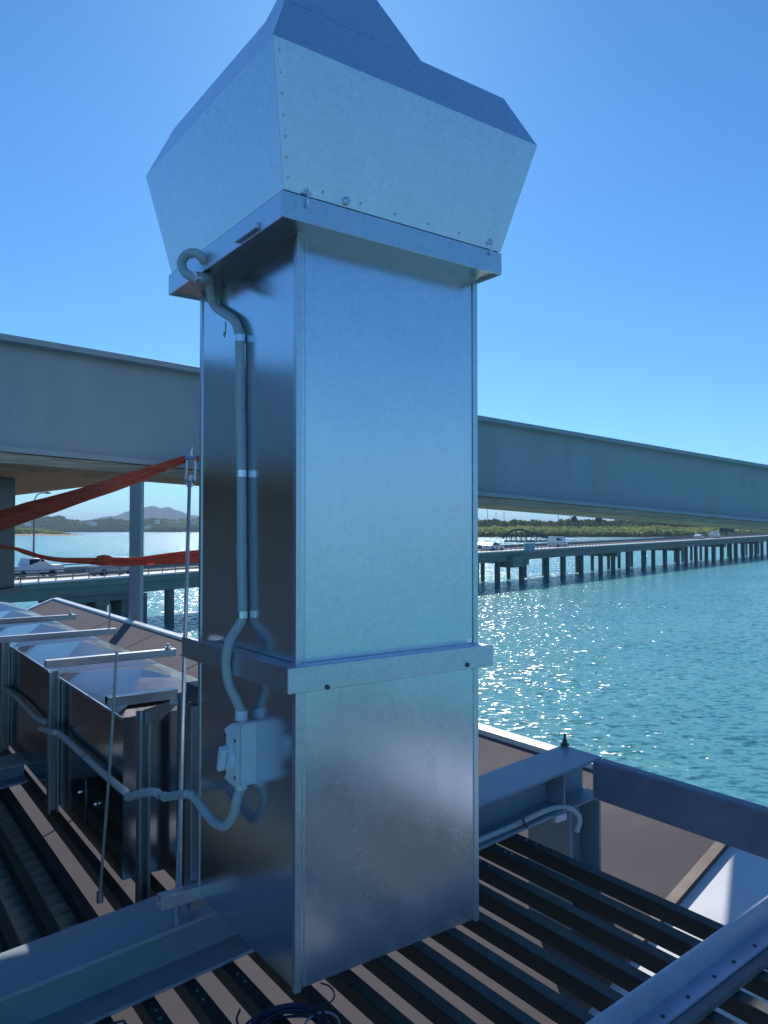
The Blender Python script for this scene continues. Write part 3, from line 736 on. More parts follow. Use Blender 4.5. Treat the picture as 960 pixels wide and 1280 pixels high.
# mid support band: four angles with a flat top leg
e2, ht, z1_, z2_ = .0514, .004, -.3479, -.4127
def angle_side(lo_, hi_, side):
    s = MB()
    return s
bd = []
bd.append(dbox(-e2, DW + .0205, -e2, -e2 + ht, z2_, z1_))
bd.append(dbox(-e2, DW + .004, -e2 + ht, -.0045, z1_ - ht, z1_))
bd[0].v += []
for mbx in bd: mbx.build('support_band', M_GALV_TRIM, dk, bevel=.0015)
MB().abbox(DA - e2, DA - e2 + ht, DB - e2 + ht + .0002, DB + DL + .025, z2_, z1_).build('support_band', M_GALV_TRIM, dk, bevel=.0015)
MB().abbox(DA - e2 + ht, DA - .0045, DB - .004, DB + DL - .12, z1_ - ht, z1_).build('support_band', M_GALV_TRIM, dk)
MB().abbox(DA - .05, DA + DW + .05, DB + DL + .0045, DB + DL + .045, z2_, z2_ + ht).build('support_band', M_GALV_TRIM, dk)
for (u, v) in ((409, 859), (584, 831)):
    p = on_B(u, v, DB - e2)
    MB().tube([p, p - b * .004, p - b * .007], [.0065, .0065, .003], 10).build('screw', M_BOLT, dk)
# top flange ring (L angle) under the cowl
e, zf, zg = .0956, .8343, .7685
eR, eL = .0191, .0097
FA0, FA1, FB0, FB1 = -e, DW + eR, -e, DL + eL
tk = .005
dbox(FA0, FA1, FB0, FB0 + tk, zg, zf).build('top_flange', M_GALV_TRIM, dk, bevel=.0015)
dbox(FA0, FA0 + tk, FB0 + tk + .0002, FB1 + .03, zg, zf).build('top_flange', M_GALV_TRIM, dk, bevel=.0015)
dbox(FA1 - tk, FA1, FB0 + tk + .0002, FB1 + .03, zg, zf).build('top_flange', M_GALV_TRIM, dk, bevel=.0015)
dbox(FA0, FA1, FB1 + .03, FB1 + .03 + tk, zg, zf).build('top_flange', M_GALV_TRIM, dk)
dbox(FA0 + tk, FA1 - tk, FB0 + tk, FB1 + .03, zg + .010, zg + .014).build('flange_plate', M_STRUT, dk)
# slot in the left flange, small catches
p0, p1 = on_A(298, 300, DA + FA0), on_A(325, 283, DA + FA0)
s = MB(); zc = (p0.z + p1.z) / 2
MB().hexa([V((p0.x, p0.y, zc - .008)) - a * .012, V((p1.x, p1.y, zc - .008)) - a * .012, V((p1.x, p1.y, zc - .008)) - a * .0002, V((p0.x, p0.y, zc - .008)) - a * .0002,
           V((p0.x, p0.y, zc + .008)) - a * .012, V((p1.x, p1.y, zc + .008)) - a * .012, V((p1.x, p1.y, zc + .008)) - a * .0002, V((p0.x, p0.y, zc + .008)) - a * .0002]).build('drip_slot', M_GALV_TRIM, dk, bevel=.002)

# cowl: flared skirt, inward frustum, raised hood
cb0, cb1 = -e + .004, DW + eR + .012
cb = [(-e + .004, -e + .004), (DW + eR - .002, -e + .004), (DW + eR - .002, DL + eL + .02), (-e + .004, DL + eL + .02)]
rmz = 1.167; k1, k2 = -.155, .742
rim = [(k1, k1), (k2, k1), (k2, k2), (k1, k2)]
tpz = 1.321; m_ = .0706
tp = [(k1 + m_, k1 + m_), (k2 - m_, k1 + m_), (k2 - m_, k2 - m_), (k1 + m_, k2 - m_)]
def ringfaces(lower, zl, upper, zu):
    s = MB(); s.v += [tuple(D(A, B, zl)) for A, B in lower] + [tuple(D(A, B, zu)) for A, B in upper]
    for i in range(4): s.f.append((i, (i+1) % 4, 4 + (i+1) % 4, 4 + i))
    return s
cw = ringfaces(cb, zf + .004, rim, rmz).build('cowl_skirt', M_GALV_COWL, dk)
so_ = cw.modifiers.new('solid', 'SOLIDIFY'); so_.thickness = .0015
c2_ = ringfaces(rim, rmz + .0005, tp, tpz).build('cowl_shoulder', M_GALV_COWL, dk)
so_ = c2_.modifiers.new('solid', 'SOLIDIFY'); so_.thickness = .0015
# raised gabled hood on the near half: front plane continues the shoulder plane
kk = m_ / (tpz - rmz)
def Bf(z): return k1 + kk * (z - rmz)
apA, apz = .13, 1.75
s = MB()
q = [D(k1 + m_, Bf(tpz), tpz + .0005), D(.348, Bf(tpz), tpz + .0005), D(apA, Bf(apz), apz),
     D(k1 + m_, .02, tpz + .0005), D(.348, .02, tpz + .0005), D(apA, .128, apz)]
s.v += [tuple(x) for x in q]; s.f += [(0, 1, 2), (3, 5, 4), (0, 2, 5, 3), (1, 4, 5, 2)]
s.build('cowl_hood', M_GALV_COWL, dk)
s = MB(); s.v += [tuple(D(A, B, tpz - .01)) for A, B in ((k1+m_+.002, k1+m_+.002), (k2-m_-.002, k1+m_+.002), (k2-m_-.002, k2-m_-.002), (k1+m_+.002, k2-m_-.002))]; s.f.append((0, 1, 2, 3))
s.build('cowl_lid', M_GALV_COWL, dk)
# folded rim lip and vertical corner seam lips, rivets, catches
for (u, v) in ((383, 247), (612, 308)):
    p = on_B(u, v, DB + FB0); o_ = p - b * .004
    s = MB(); s.tube([o_ + UZ * .022, o_ + UZ * .010 - b * .004, o_ - UZ * .010 - b * .004, o_ - UZ * .026], .0022, 8)
    s.tube([o_ + UZ * .010 - a * .012, o_ + UZ * .010 + a * .012], .0032, 8)
    s.tube([o_ - UZ * .022, o_ - UZ * .022 - b * .004], .0055, 10)
    s.build('catch', M_CLIP, dk)
p = on_B(432.5, 252, DB + FB0 + .002)
MB().tube([p + b * .01, p - b * .006, p - b * .01], [.011, .011, .006], 12).build('knob', M_GALV_TRIM, dk)
# lapped corner joint of the skirt with rivets
c0_, c1_ = D(-e + .004, -e + .004, zf + .006), D(k1, k1, rmz - .002)
lp_ = MB(); wl = a * .028
for q_ in (c0_, c1_): lp_.v += [tuple(q_ - b * .0022), tuple(q_ + wl - b * .0022), tuple(q_ + wl - b * .0008), tuple(q_ - b * .0008)]
lp_.f += [(0,1,5,4),(1,2,6,5),(2,3,7,6),(3,0,4,7),(0,3,2,1),(4,5,6,7)]
lp_.build('lap_joint', M_GALV_COWL, dk)
for i in range(7):
    p = c0_.lerp(c1_, .08 + i * .14) + a * .014 - b * .002
    MB().tube([p, p - b * .0022, p - b * .003], [.0036, .0030, .0012], 10).build('rivet', M_GALV_COWL, dk)
for i in range(6):
    p = D(.02 + i * .115, -e + .004, zf + .004) + UZ * .02 - b * .0046
    MB().tube([p, p - b * .002, p - b * .003], [.0034, .0028, .0012], 10).build('rivet', M_GALV_COWL, dk)

# ---------------------------------------------------------------- isolator switch and conduits on the left face
LA = DA - .0                                   # left face plane
def LF(u, v, off): return on_A(u, v, LA - off)
iso = thing('isolator_switch', 'pale grey weatherproof isolator switch box on the side of the tall duct', 'switch', tuple(LF(296, 938, .04)))
c0 = LF(310, 905, 0.0015); 
pt_ = LF(317.5, 940, .002)                      # near edge against the face
Bn = pt_.dot(b)                                # near side (low B)
off = .115
# find far side and heights
zt_ = LF(317, 900, .0).z; zb_ = LF(317, 976, .0).z
Bfar = on_A(273, 938, LA - off).dot(b)
Bfar = min(Bfar, Bn + .16)
ch = .024
s = MB()
def I(o_, B, z): return AB(LA - o_ * .8, B, z)
# chamfered body: octagonal outline in B/z, extruded outward with tapered lid
def outline(i_, sh): 
    B0, B1, z0, z1 = Bn + i_, Bfar - i_, zb_ + i_, zt_ - i_
    return [(B0 + sh, z0), (B1 - sh, z0), (B1, z0 + sh), (B1, z1 - sh), (B1 - sh, z1), (B0 + sh, z1), (B0, z1 - sh), (B0, z0 + sh)]
def loft(layers):
    s = MB(); m8 = 8
    for o_, i_, sh in layers: s.v += [tuple(I(o_, B, z)) for B, z in outline(i_, sh)]
    for l in range(len(layers) - 1):
        for i in range(8): s.f.append((l*8 + i, l*8 + (i+1) % 8, (l+1)*8 + (i+1) % 8, (l+1)*8 + i))
    s.f.append(tuple(range(8))); s.f.append(tuple((len(layers)-1)*8 + i for i in range(8)))
    return s
loft([(.001, 0, .008), (.060, 0, .008), (.062, .002, .009)]).build('base', M_ISO, iso, bevel=.002)
loft([(.0622, 0, .010), (.085, .001, .012), (.100, .018, .014)]).build('cover', M_ISO, iso, bevel=.003)
mB, mz = (Bn + Bfar) / 2, (zt_ + zb_) / 2 - .004
s = MB(); s.tube([I(.100, mB, mz), I(.112, mB, mz), I(.114, mB, mz)], [.036, .035, .030], 24); s.build('knob_seat', M_ISO2, iso)
s = MB(); d_ = UZ * .8 - b * .25; d_.normalize()
cc = I(.115, mB, mz); q_ = d_.cross(a).normalized()
s.prism([cc - d_*.034 - q_*.008, cc - d_*.034 + q_*.008, cc + d_*.034 + q_*.013, cc + d_*.034 - q_*.013], -a * .02)
s.build('knob', M_ISO2, iso, bevel=.004)
for dB in (-.035, .035):
    for dz in (-.05, .05):
        s = MB(); s.tube([I(.0985, mB + dB, mz + dz + .004), I(.1005, mB + dB, mz + dz + .004)], .0045, 10); s.build('screw', M_BOLT, iso)
gB = on_A(297, 890, LA - .04).dot(b)
gt = I(.035, gB, zt_)
MB().tube([gt, gt + UZ * .028], .018, 16).build('gland', M_ISO2, iso)
gb = I(.035, gB, zb_)
MB().tube([gb, gb - UZ * .022], .018, 16).build('gland', M_ISO2, iso)
pn = I(.045, Bn, zb_ + .05)
MB().hexa([pn + a*(.018) + UZ*-.02, pn - a*.012 + UZ*-.02, pn - a*.012 - b*.001 - UZ*.02, pn + a*.018 - b*.001 - UZ*.02, pn + a*.018 + UZ*.012, pn - a*.012 + UZ*.012, pn - a*.012 - b*.001 + UZ*.012, pn + a*.018 - b*.001 + UZ*.012]).build('sticker', M_STICK, iso)

CR = .0138
def conduit(name, label, pts, clips, r=CR, ribs=False, group='grey conduit runs'):
    path = smooth_path(pts, 10)
    t = thing(name, label, 'conduit', tuple(pts[0]), group)
    rr = [r * (1 + (.05 if (ribs and i % 2) else 0)) for i in range(len(path))]
    MB().tube(path, rr, 16).build('pipe', M_CONDUIT, t, smooth=True)
    for c_, dr in clips:
        dr = V(dr).normalized()
        MB().tube([c_ - dr * .010, c_ + dr * .010], r * 1.14, 16).build('clip', M_CLIP, t)
    return t
o1 = .0168
pts = [LF(262, 352, .030), LF(263, 366, .026), LF(268, 382, o1), LF(280, 391, o1), LF(293, 401, o1), LF(299, 418, o1), LF(300, 440, o1), LF(300, 500, o1), LF(301, 560, o1),
       LF(302, 620, o1), LF(302, 700, o1), LF(303, 755, o1), LF(302, 775, o1), LF(295, 788, .035), LF(286, 805, .062), LF(282.5, 830, .066), LF(286.5, 855, .058), LF(294, 872, .045)]
pts.append(gt + UZ * .026)
ct = conduit('conduit', 'long vertical grey conduit running up the duct side from the isolator box', pts, [(LF(300, 423, o1), UZ), (LF(301.5, 592, o1), UZ), (LF(303, 768, o1), UZ), (LF(262, 353, .03), UZ)])
for (u, v) in ((300, 423), (301.5, 592), (303, 768)):
    p = LF(u, v, .002); p2 = p - b * .03
    MB().hexa([p + b*.022 - UZ*.009, p + b*.022 + a*.0015 - UZ*.009, p2 + a*.0015 - UZ*.009, p2 - UZ*.009, p + b*.022 + UZ*.009, p + b*.022 + a*.0015 + UZ*.009, p2 + a*.0015 + UZ*.009, p2 + UZ*.009]).build('saddle', M_CLIP, ct)
for (u, v) in ((300.2, 500), (302.2, 690)):
    p = LF(u, v, o1); MB().tube([p - UZ * .022, p + UZ * .022], CR * 1.13, 16).build('coupling', M_CONDUIT, ct, smooth=False)
# flexible loop at the flange
lp = [LF(262, 352, .030), LF(262, 343, .045), LF(256, 348, .09), LF(243, 347, .125), LF(231, 340, .14), LF(227, 328, .14), LF(234, 318, .13), LF(246, 317, .12), LF(254, 324, .10), LF(256, 330, .07)]
conduit('flexible_conduit', 'grey flexible conduit loop curling under the cowl flange', lp, [(LF(246, 346, .12), lp[3] - lp[2])], r=.0135, ribs=True)
p = LF(282, 402, .03)
o = MB().tube([p, p - UZ * .03, p - UZ * .045 + b * .008, p - UZ * .03 + b * .012], .0025, 6).build('cable_hook', M_ROD); tag(o, 'small wire hook hanging beside the conduit bend', 'hook')
# lower loop and run along the horizontal duct face
HA = .955
def HF(u, v, off): return on_A(u, v, HA - off)
lw = [gb - UZ * .02, LF(296, 1000, .042), LF(292, 1018, .045), LF(282, 1032, .05), (LF(268, 1028, .055)), LF(254, 1011, .06), LF(243, 997, .06), HF(237, 992, .045)]
conduit('conduit', 'grey conduit hooking down and left from the isolator box', lw, [])
hp = [HF(236, 992, .045), HF(222, 994, .045), HF(205, 996, .045), HF(200, 994, .045)]
conduit('conduit', 'short grey conduit stub crossing the two vertical struts', hp, [(HF(205, 996, .045), hp[0] - hp[2])], r=.0135)
hp = [HF(197, 991, .05), HF(188, 990, .055), HF(172, 993, .055), HF(160, 997, .05)]
conduit('conduit', 'bent grey conduit piece in front of the nearer strut', hp, [], r=.0145)
hp = [HF(158, 991, .03), HF(140, 976, .03), HF(108, 947, .03), HF(78, 920, .03), HF(72, 916, .04)]
conduit('conduit', 'straight sloping grey conduit across the dark duct side', hp, [(HF(108, 947, .03), hp[1] - hp[2])], r=.0145)
hp = [HF(70, 916, .05), HF(60, 914, .05), HF(51, 911, .05)]
conduit('conduit', 'short grey conduit elbow over the middle strut', hp, [], r=.0145)
hp = [HF(57, 903, .03), HF(44, 896, .03), HF(33, 884, .03), HF(22, 873, .03), HF(8, 862, .03), HF(-12, 850, .03)]
conduit('conduit', 'wavy grey conduit at the far left of the duct side', hp, [], r=.0145)

# ---------------------------------------------------------------- horizontal duct run with cross broken tops
ZTOP, ZBOT = -.735, -1.385
HB0, HB1 = 3.09, 9.0
hd = thing('horizontal_duct', 'long dark galvanised box duct on the deck at left', 'duct', tuple(AB(1.2, 5, ZBOT)))
HA1 = 1.50
joints = [HB0, 4.25, 5.35, 6.4, 7.5, 8.6]
for i in range(len(joints) - 1):
    B0, B1 = joints[i] + .002, joints[i+1] - .002
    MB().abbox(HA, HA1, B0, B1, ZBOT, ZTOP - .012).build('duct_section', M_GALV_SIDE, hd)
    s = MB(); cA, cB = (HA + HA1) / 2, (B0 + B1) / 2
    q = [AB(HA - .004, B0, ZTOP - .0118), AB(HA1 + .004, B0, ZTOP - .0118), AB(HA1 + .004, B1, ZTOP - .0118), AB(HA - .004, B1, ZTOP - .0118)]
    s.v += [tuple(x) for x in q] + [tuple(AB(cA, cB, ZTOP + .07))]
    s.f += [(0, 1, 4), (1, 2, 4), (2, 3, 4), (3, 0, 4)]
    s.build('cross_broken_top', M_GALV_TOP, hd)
    MB().abbox(HA - .006, HA - .0005, B0, B1, ZTOP - .022, ZTOP - .010).build('edge_fold', M_CLIP, hd)
q = HF(100, 990, .0)
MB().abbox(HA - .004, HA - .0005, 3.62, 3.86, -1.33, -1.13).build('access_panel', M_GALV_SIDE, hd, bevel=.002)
for (u, v) in ((100, 990), (120, 1005)):
    p = HF(u, v, .004); MB().tube([p, p - a * .010], [.009, .005], 10).build('latch', M_CLIP, hd)

def strut(name, label, s, cat='strut', group='galvanised channel struts around the boxed duct'):
    return tag(s.build(name, M_STRUT, bevel=.0015), label, cat, group)
def chan_A(A0, A1, B, z, w_=.041):      # channel along a, open below
    h = w_; t = .003
    pr = [(B-w_/2,0),(B-w_/2+t,0),(B-w_/2+t,h-t),(B+w_/2-t,h-t),(B+w_/2-t,0),(B+w_/2,0),(B+w_/2,h),(B-w_/2,h)]
    return MB().prism([AB(A0, BB, z + zz) for BB, zz in pr], a * (A1 - A0))
def chan_Z(A, B, z0, z1, w_=.041):      # vertical channel, slot facing the viewer
    t = .003; h = w_ / 2
    pr = [(-h,-h),(-h+.010,-h),(-h+.010,-h+t),(-h+t,-h+t),(-h+t,h-t),(h-t,h-t),(h-t,-h+t),(h-.010,-h+t),(h-.010,-h),(h,-h),(h,h),(-h,h)]
    return MB().prism([AB(A + x, B + y, z0) for x, y in pr], UZ * (z1 - z0))
strut('channel_strut', 'horizontal channel strut across the near end of the boxed duct', chan_A(.925, 1.22, 3.22, ZTOP + .012))
strut('channel_strut', 'horizontal channel strut across the duct tops, joined to the middle post', chan_A(.91, 1.60, 4.25, ZTOP + .02))
strut('channel_strut', 'horizontal channel strut across the duct tops ending under the thin upper rod', chan_A(.70, 1.60, 5.36, ZTOP + .02))
strut('channel_strut', 'farthest horizontal channel strut across the duct tops, by the roof ridge', chan_A(.70, 1.60, 6.42, ZTOP + .02))
pB = on_A(66, 900, .925).dot(b)
strut('channel_post', 'vertical channel post at the middle joint of the boxed duct', chan_Z(.928, pB, -1.42, ZTOP + .019, .05))
pB = on_A(5, 900, .925).dot(b)
strut('channel_post', 'vertical channel post at the left edge of the picture', chan_Z(.928, pB, -1.42, ZTOP + .019, .05))
pB = on_A(179, 1000, .935).dot(b)
strut('channel_post', 'vertical channel post between the boxed duct and the slanted rod', chan_Z(.935, pB, slat_z(.9), on_A(179, 888, .935).z, .041))
pB = on_A(229, 1000, 1.16).dot(b)
strut('channel_post', 'vertical channel post close beside the tall duct', chan_Z(1.16, pB, slat_z(1.16), on_A(229, 866, 1.16).z, .041))
pB2 = on_A(245, 1000, 1.0).dot(b)
o = MB().abbox(.975, 1.02, pB2 - .02, pB2 + .035, -1.25, on_A(245, 880, 1.0).z).build('galvanised_post', M_STRUT, bevel=.002)
tag(o, 'wide pale galvanised post half hidden behind the tall duct', 'post')
# brackets
o = MB().abbox(.99, 1.05, pB2 - .03, pB2 + .07, on_A(245, 879, 1.0).z, on_A(245, 856, 1.0).z).build('bracket', M_DARKSTEEL, bevel=.002)
tag(o, 'dark steel bracket on top of the pale post beside the duct', 'bracket')
q0 = on_A(214, 1123, .90); 
o = chan_A(.86, 1.10, q0.dot(b), q0.z - .02, .04).build('foot_bracket', M_GALV_TRIM, bevel=.0015); tag(o, 'small galvanised channel bracket at the foot of the slanted rod', 'bracket')
p = on_A(190, 884, .93); p2 = on_A(170, 891, .93)
s = MB(); s.prism([p2, p2 + (p - p2) * 2, p2 + (p - p2) * 2 - UZ * .012, on_A(187, 905, .93), on_A(184, 903, .93), p2 - UZ * .008], a * .03)
o = s.build('gusset_bracket', M_GALV_TRIM); tag(o, 'triangular gusset bracket at the top of the near post', 'bracket')

# rods
top = on_d(237, 600, 3.79); bot = on_slat(221, 1140, .2)
t = thing('tie_rod', 'long slanted threaded rod with a turnbuckle hooked on the big beam', 'rod', tuple(bot))
MB().tube([on_slat(221, 1158, .19), top], .0085, 8).build('rod', M_ROD, t)
tb0, tb1 = on_d(237.3, 601, 3.79), on_d(238.5, 573, 3.79)
ex = V((1, 0, 0)) * .022
s = MB(); s.tube([tb0 - ex, tb1 - ex], .007, 8); s.tube([tb0 + ex, tb1 + ex], .007, 8)
s.tube([tb0 - ex * 1.2, tb0 + ex * 1.2], .013, 8); s.tube([tb1 - ex * 1.2, tb1 + ex * 1.2], .013, 8); s.build('turnbuckle', M_CLIP, t)
s = MB(); s.tube([tb0 - UZ * .03, tb0 + UZ * .03], .016, 8); s.tube([tb1, tb1 + UZ * .03, tb1 + UZ * .055 + ex * .3], [.008, .008, .004], 8); s.build('hook_bolt', M_CLIP, t)
b2p = on_A(125, 1118, .88)
t = thing('tie_rod', 'thin slanted rod with a foot socket in front of the boxed duct', 'rod', tuple(b2p))
MB().tube([b2p, on_A(137, 960, .90), on_A(146, 815, .915)], .006, 8).build('rod', M_ROD, t)
MB().tube([b2p - UZ * .03, b2p + UZ * .01], .014, 8).build('socket', M_ROD, t)
o = MB().tube([AB(1.56, 5.37, ZTOP + .06), AB(1.56, 5.37, ZTOP + .22)], .006, 8).build('threaded_rod', M_ROD); tag(o, 'short upright threaded rod rising from a strut end', 'rod')
for B, lb in ((6.42, 'bolt head at the end of the farthest strut'), (4.25, 'bolt head at the end of the middle strut')):
    p = AB(1.56, B, ZTOP + .061)
    s = MB(); s.tube([p, p + UZ * .012], .018, 6); s.tube([p + UZ * .012, p + UZ * .03], .008, 8); tag(s.build('bolt', M_CLIP), lb, 'bolt')

# conduit and bits on the deck beam at right
def RBp(u, v, B, ): return on_B(u, v, B)
rp = [on_B(590, 1054, 2.445), on_B(640, 1033, 2.445), on_B(680, 1014, 2.445), on_B(700, 1009, 2.445), on_B(714, 1011, 2.43), on_B(723, 1019, 2.41), on_B(724, 1029, 2.40), on_B(720, 1040, 2.40)]
conduit('conduit', 'pale grey conduit lying along the deck beam and hooking over its end', rp, [], r=.0125)
p = on_B(653, 1030, 2.425)
s = MB(); s.tube([p + UZ * .03, p + UZ * .01 - b * .012, p - UZ * .02 + a * .03], .006, 8); tag(s.build('cable_clamp', M_BOLT), 'black clamp holding the pale conduit on the deck beam', 'clamp')
p = on_B(700, 1020, 2.42); s = MB().abbox(p.dot(a) - .04, p.dot(a) + .03, 2.405, 2.425, p.z - .02, p.z + .012); tag(s.build('cleat', M_GALV_TRIM, bevel=.002), 'small galvanised cleat under the conduit bend', 'bracket')

# ---------------------------------------------------------------- big roof beam behind the duct
D0 = 3.4
e0 = ray(0, 416) * D0
ed = V((1.4418, 1, -.0779))
eu = ed.normalized(); eq = V((-1, 1.4418, 0)).normalized()
HBB, WBB, TF = .528, .205, .029
def BBp(t_, q, z): return e0 + ed * (t_ * .85) + eq * q + UZ * z
def bbprism(pr, t0, t1): return MB().prism([BBp(t0, q, z) for q, z in pr], ed * ((t1 - t0) * .85))
t = thing('roof_beam', 'deep grey steel beam crossing the sky behind the duct', 'steel beam', tuple(BBp(0, .1, -.68)))
wq0, wq1 = .075, .095
bbprism([(0,0),(WBB,0),(WBB,-TF),(wq1,-TF),(wq1,-HBB+TF),(WBB,-HBB+TF),(WBB,-HBB),(0,-HBB),(0,-HBB+TF),(wq0,-HBB+TF),(wq0,-TF),(0,-TF)], -7, 8.5).build('beam', M_STEEL, t, bevel=.003)
o = bbprism([(.008,-HBB-.002),(.42,-HBB-.002),(.42,-HBB-.052),(.012,-HBB-.050)], -7, 8.5).build('timber_packer', M_LVL, bevel=.004)
tag(o, 'rough laminated timber strip under the deep roof beam', 'timber')
s = MB(); p = BBp(1.35, .002, -HBB * .2)
# roof slab with plywood soffit behind the beam at left
zs = .293
pg = [(-2.13, 5.85), (-3.69, 7.7), (-6.4, 10.9), (-16.0, 4.2), (-12.0, -2.65), (-2.5, 4.28)]
i1 = BBp(-6.4, .44, 0); i2 = BBp(.75, .44, 0)
pg = [(i2.x, i2.y), (-1.81, 4.97), (-3.14, 6.55), (-6.4, 10.4), (-14.0, 6.5), (i1.x, i1.y)]
o = MB().prism([V((x, y, zs)) for x, y in pg], UZ * .06).build('roof_soffit', M_PLY)
tag(o, 'plywood-coloured soffit of the upper roof seen under the beam at left', 'roof')
i3 = BBp(3.0, .44, 0)  # added slab out of view, outlined to keep sun off the deck beams
o = MB().prism([V((x, y, zs + .001)) for x, y in [(i2.x + .01, i2.y), (-1.42, 4.66), (-1.10, 4.72), (-.3, 5.45), (.6, 5.95), (1.25, 6.2), (i3.x, i3.y)]], UZ * .059).build('shading_slab', M_PLY)
tag(o, 'added slab hidden behind the deep roof beam, shading the deck beams', 'roof')
# dark hanging column at the left edge, pale column standing further back
dc = thing('dark_column', 'dark steel column at the left edge, wrapped by an orange strap', 'column', tuple(ray(5, 735) * 4.9))
xr = -.48 * 4.42
MB().box(xr - .26, xr, 4.2, 4.42, -.327, zs - .002).build('column', M_DARKSTEEL, dc, bevel=.004)
MB().box(xr - .30, xr + .03, 4.16, 4.45, -.35, -.3275).build('base_plate', M_DARKSTEEL, dc, bevel=.003)
cx0, cx1 = ray(162, 600).x * 12.5, ray(176, 600).x * 12.5
pc = thing('pale_column', 'pale grey steel column standing behind the roof ridge', 'column', ((cx0 + cx1) / 2, 12.6, -5))
MB().box(cx0, cx1, 12.5, 12.68, -5, .95).build('column', M_POST, pc, bevel=.006)
MB().box(cx0 - .1, cx1 + .1, 12.4, 12.8, -5, -4.97).build('base_plate', M_POST, pc)

# brown hoarding of the building next door, left of the frame (mirrored in the duct sides)
o = MB().hexa([V(q) for q in ((-3.55, .2, -2.6), (-3.75, 6.6, -2.6), (-3.85, 6.6, -2.6), (-3.65, .2, -2.6), (-3.55, .2, .288), (-3.75, 6.6, .288), (-3.85, 6.6, .288), (-3.65, .2, .288))]).build('hoarding', painted('brown_hoarding', (.38, .32, .29), .7, .2, 1.5))
tag(o, 'brown boarded hoarding of the neighbouring building left of the deck', 'hoarding')
# orange straps
def strapmesh(name, label, pts, ws):
    """pts: centre px + distance; ws: width in px; ribbon with slight fold"""
    s = MB(); n = 10; P = []; W = []
    c3 = [on_d(u, v, d) for u, v, d in pts]; wm = [w_ * d / 960 for w_, (_, _, d) in zip(ws, pts)]
    path = smooth_path(c3, n)
    for i, p in enumerate(path):
        k = min(i // n, len(wm) - 2); f = (i - k * n) / n
        P.append(p); W.append(wm[k] * (1 - f) + wm[k+1] * f)
    prof = [(-.5, 0), (-.2, -.012), (0, .012), (.08, .012), (.12, -.010), (.5, 0)]
    m = len(prof)
    for i, p in enumerate(P):
        tn = (P[min(i+1, len(P)-1)] - P[max(i-1, 0)]).normalized()
        up = (UZ - tn * UZ.dot(tn)).normalized(); nn = tn.cross(up)
        for x, y in prof:
            wv = .004 * noise.noise(p * 6 + V((x * 3, 0, 0)))
            s.v.append(tuple(p + up * (x * W[i] + wv) + nn * (y * min(1, W[i] / .03) + wv)))
    for i in range(len(P) - 1):
        for k in range(m - 1):
            q = i * m + k; s.f.append((q, q + 1, q + m + 1, q + m))
    o = s.build(name, M_ORANGE, smooth=True); sm = o.modifiers.new('solid', 'SOLIDIFY'); sm.thickness = .0025
    return tag(o, label, 'strap', 'orange webbing straps')
strapmesh('webbing_strap', 'upper orange webbing strap pulled taut from the left edge to the turnbuckle', [(-60, 669, 3.910), (0, 651, 3.825), (60, 632, 3.723), (130, 610, 3.604), (190, 589, 3.689), (226, 576, 3.783), (234, 574, 3.799)], [28, 26, 22, 17, 13, 9, 8])
strapmesh('webbing_strap', 'short orange strap end between the turnbuckle and the duct', [(242, 573, 3.799), (250, 573.5, 3.808), (262, 574, 3.825), (290, 576, 3.867)], [6, 8, 9, 10])
strapmesh('webbing_strap', 'lower slack orange strap sagging past the pale column', [(-30, 681, 3.910), (4, 683.5, 3.927), (20, 686, 3.944), (32, 690, 3.995), (50, 695.5, 4.038), (75, 699.5, 4.080), (105, 701, 4.122), (135, 702, 4.165), (170, 701.5, 4.250), (215, 698, 4.335), (258, 695, 4.420), (330, 690, 4.590)], [3.5, 4, 4, 6, 5, 6.5, 7.5, 10, 11, 14, 17, 18])
o = strapmesh('strap_fold', 'bunched fold on the slack orange strap left of the pale column', [(121, 701, 4.114), (130, 700.5, 4.114), (139, 701, 4.131)], [11, 13.5, 11])

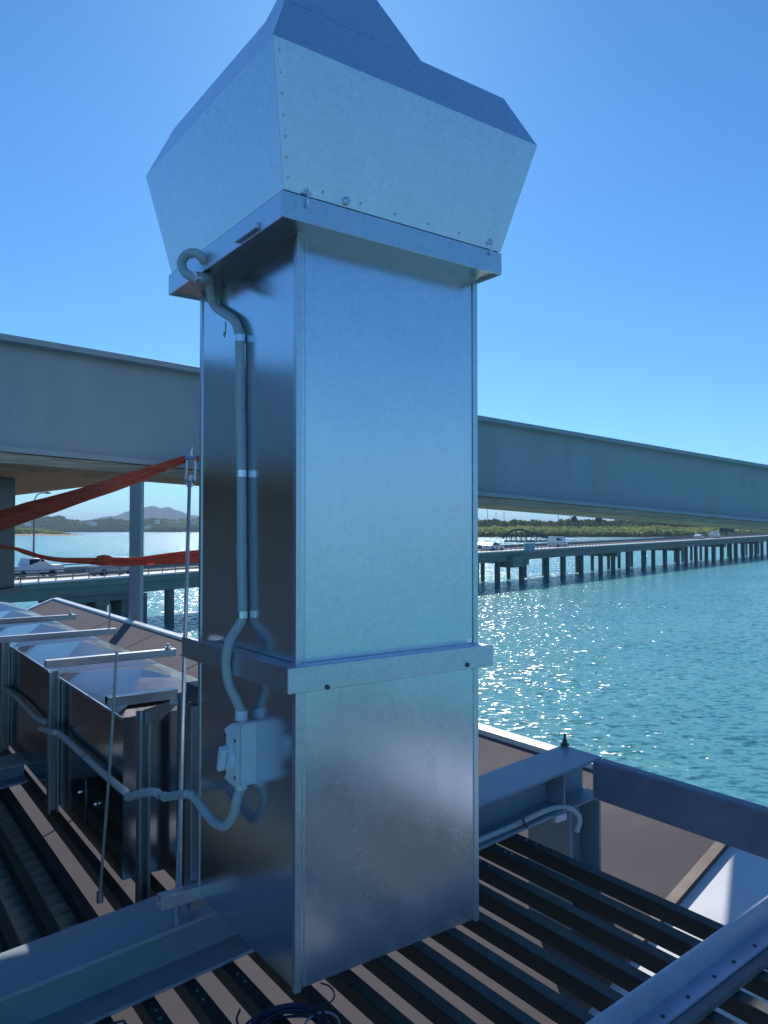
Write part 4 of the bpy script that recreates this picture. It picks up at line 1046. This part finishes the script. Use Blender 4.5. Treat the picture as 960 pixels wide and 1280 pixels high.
# rods of rough gear on the deck: cable coil and pale hoop
cc = on_slat(356, 1300, .02)
t = thing('cable_coil', 'coil of dark blue cable lying on the slats at the bottom edge', 'cable', tuple(cc))
s = MB(); rnd = random.Random(5)
for i in range(7):
    r = .115 + rnd.uniform(-.012, .012); ox, oy = rnd.uniform(-.01, .01), rnd.uniform(-.01, .01)
    pts = []
    for k in range(40):
        an = 2 * math.pi * k / 40
        p = cc + V((ox + r * math.cos(an), oy + r * 1.0 * math.sin(an), 0)) ; p.z = slat_z(p.dot(a)) + .006 + i * .007 + .004 * math.sin(an * 3 + i)
        pts.append(p)
    s.tube(pts, .0042, 7, closed=True)
s.build('loops', M_CABLE, t, smooth=True)
tail = smooth_path([on_slat(u, v, .012) for u, v in ((300, 1262), (296, 1275), (303, 1290), (320, 1300))], 8)
MB().tube(tail, .0035, 7).build('tail', M_CABLE, t, smooth=True)
hc = on_slat(402, 1284, .02); hp = []
for k in range(36):
    an = 2 * math.pi * k / 36; p = hc + V((.052 * math.cos(an), .058 * math.sin(an), 0)); p.z = slat_z(p.dot(a)) + .02 + .004 * math.sin(an); hp.append(p)
o = MB().tube(hp, .0032, 7, closed=True).build('wire_hoop', M_HOOP, smooth=True); tag(o, 'thin pale wire hoop beside the blue cable coil', 'wire')
o = MB().tube(smooth_path([on_slat(u, v, .02) for u, v in ((401, 1229), (412, 1233), (418, 1243), (414, 1252), (402, 1256))], 8), .0026, 6).build('wire_loop', M_CABLE, smooth=True); tag(o, 'small dark wire curl under the front corner of the duct', 'wire')
o = MB().tube([on_slat(128, 1285, .01), on_slat(146, 1278, .02), on_slat(154, 1276, .02), on_slat(160, 1284, .01)], .004, 6).build('wire_offcut', M_CABLE); tag(o, 'dark wire offcut by the beam foot at the bottom edge', 'wire')

# ---------------------------------------------------------------- haze
hm = bpy.data.materials.new('haze'); hm.use_nodes = True; ht_ = hm.node_tree
for n in list(ht_.nodes):
    if n.type != 'OUTPUT_MATERIAL': ht_.nodes.remove(n)
pv = ht_.nodes.new('ShaderNodeVolumePrincipled'); pv.inputs['Color'].default_value = (.55, .76, 1, 1); pv.inputs['Density'].default_value = 0.75 / 9000; pv.inputs['Anisotropy'].default_value = 0.2
ht_.links.new(pv.outputs[0], [n for n in ht_.nodes if n.type == 'OUTPUT_MATERIAL'][0].inputs['Volume'])
hz = MB().box(-20500, 20500, -3500, 24500, WATER - 2, 330).build('haze', hm); struct(hz, 'stuff')
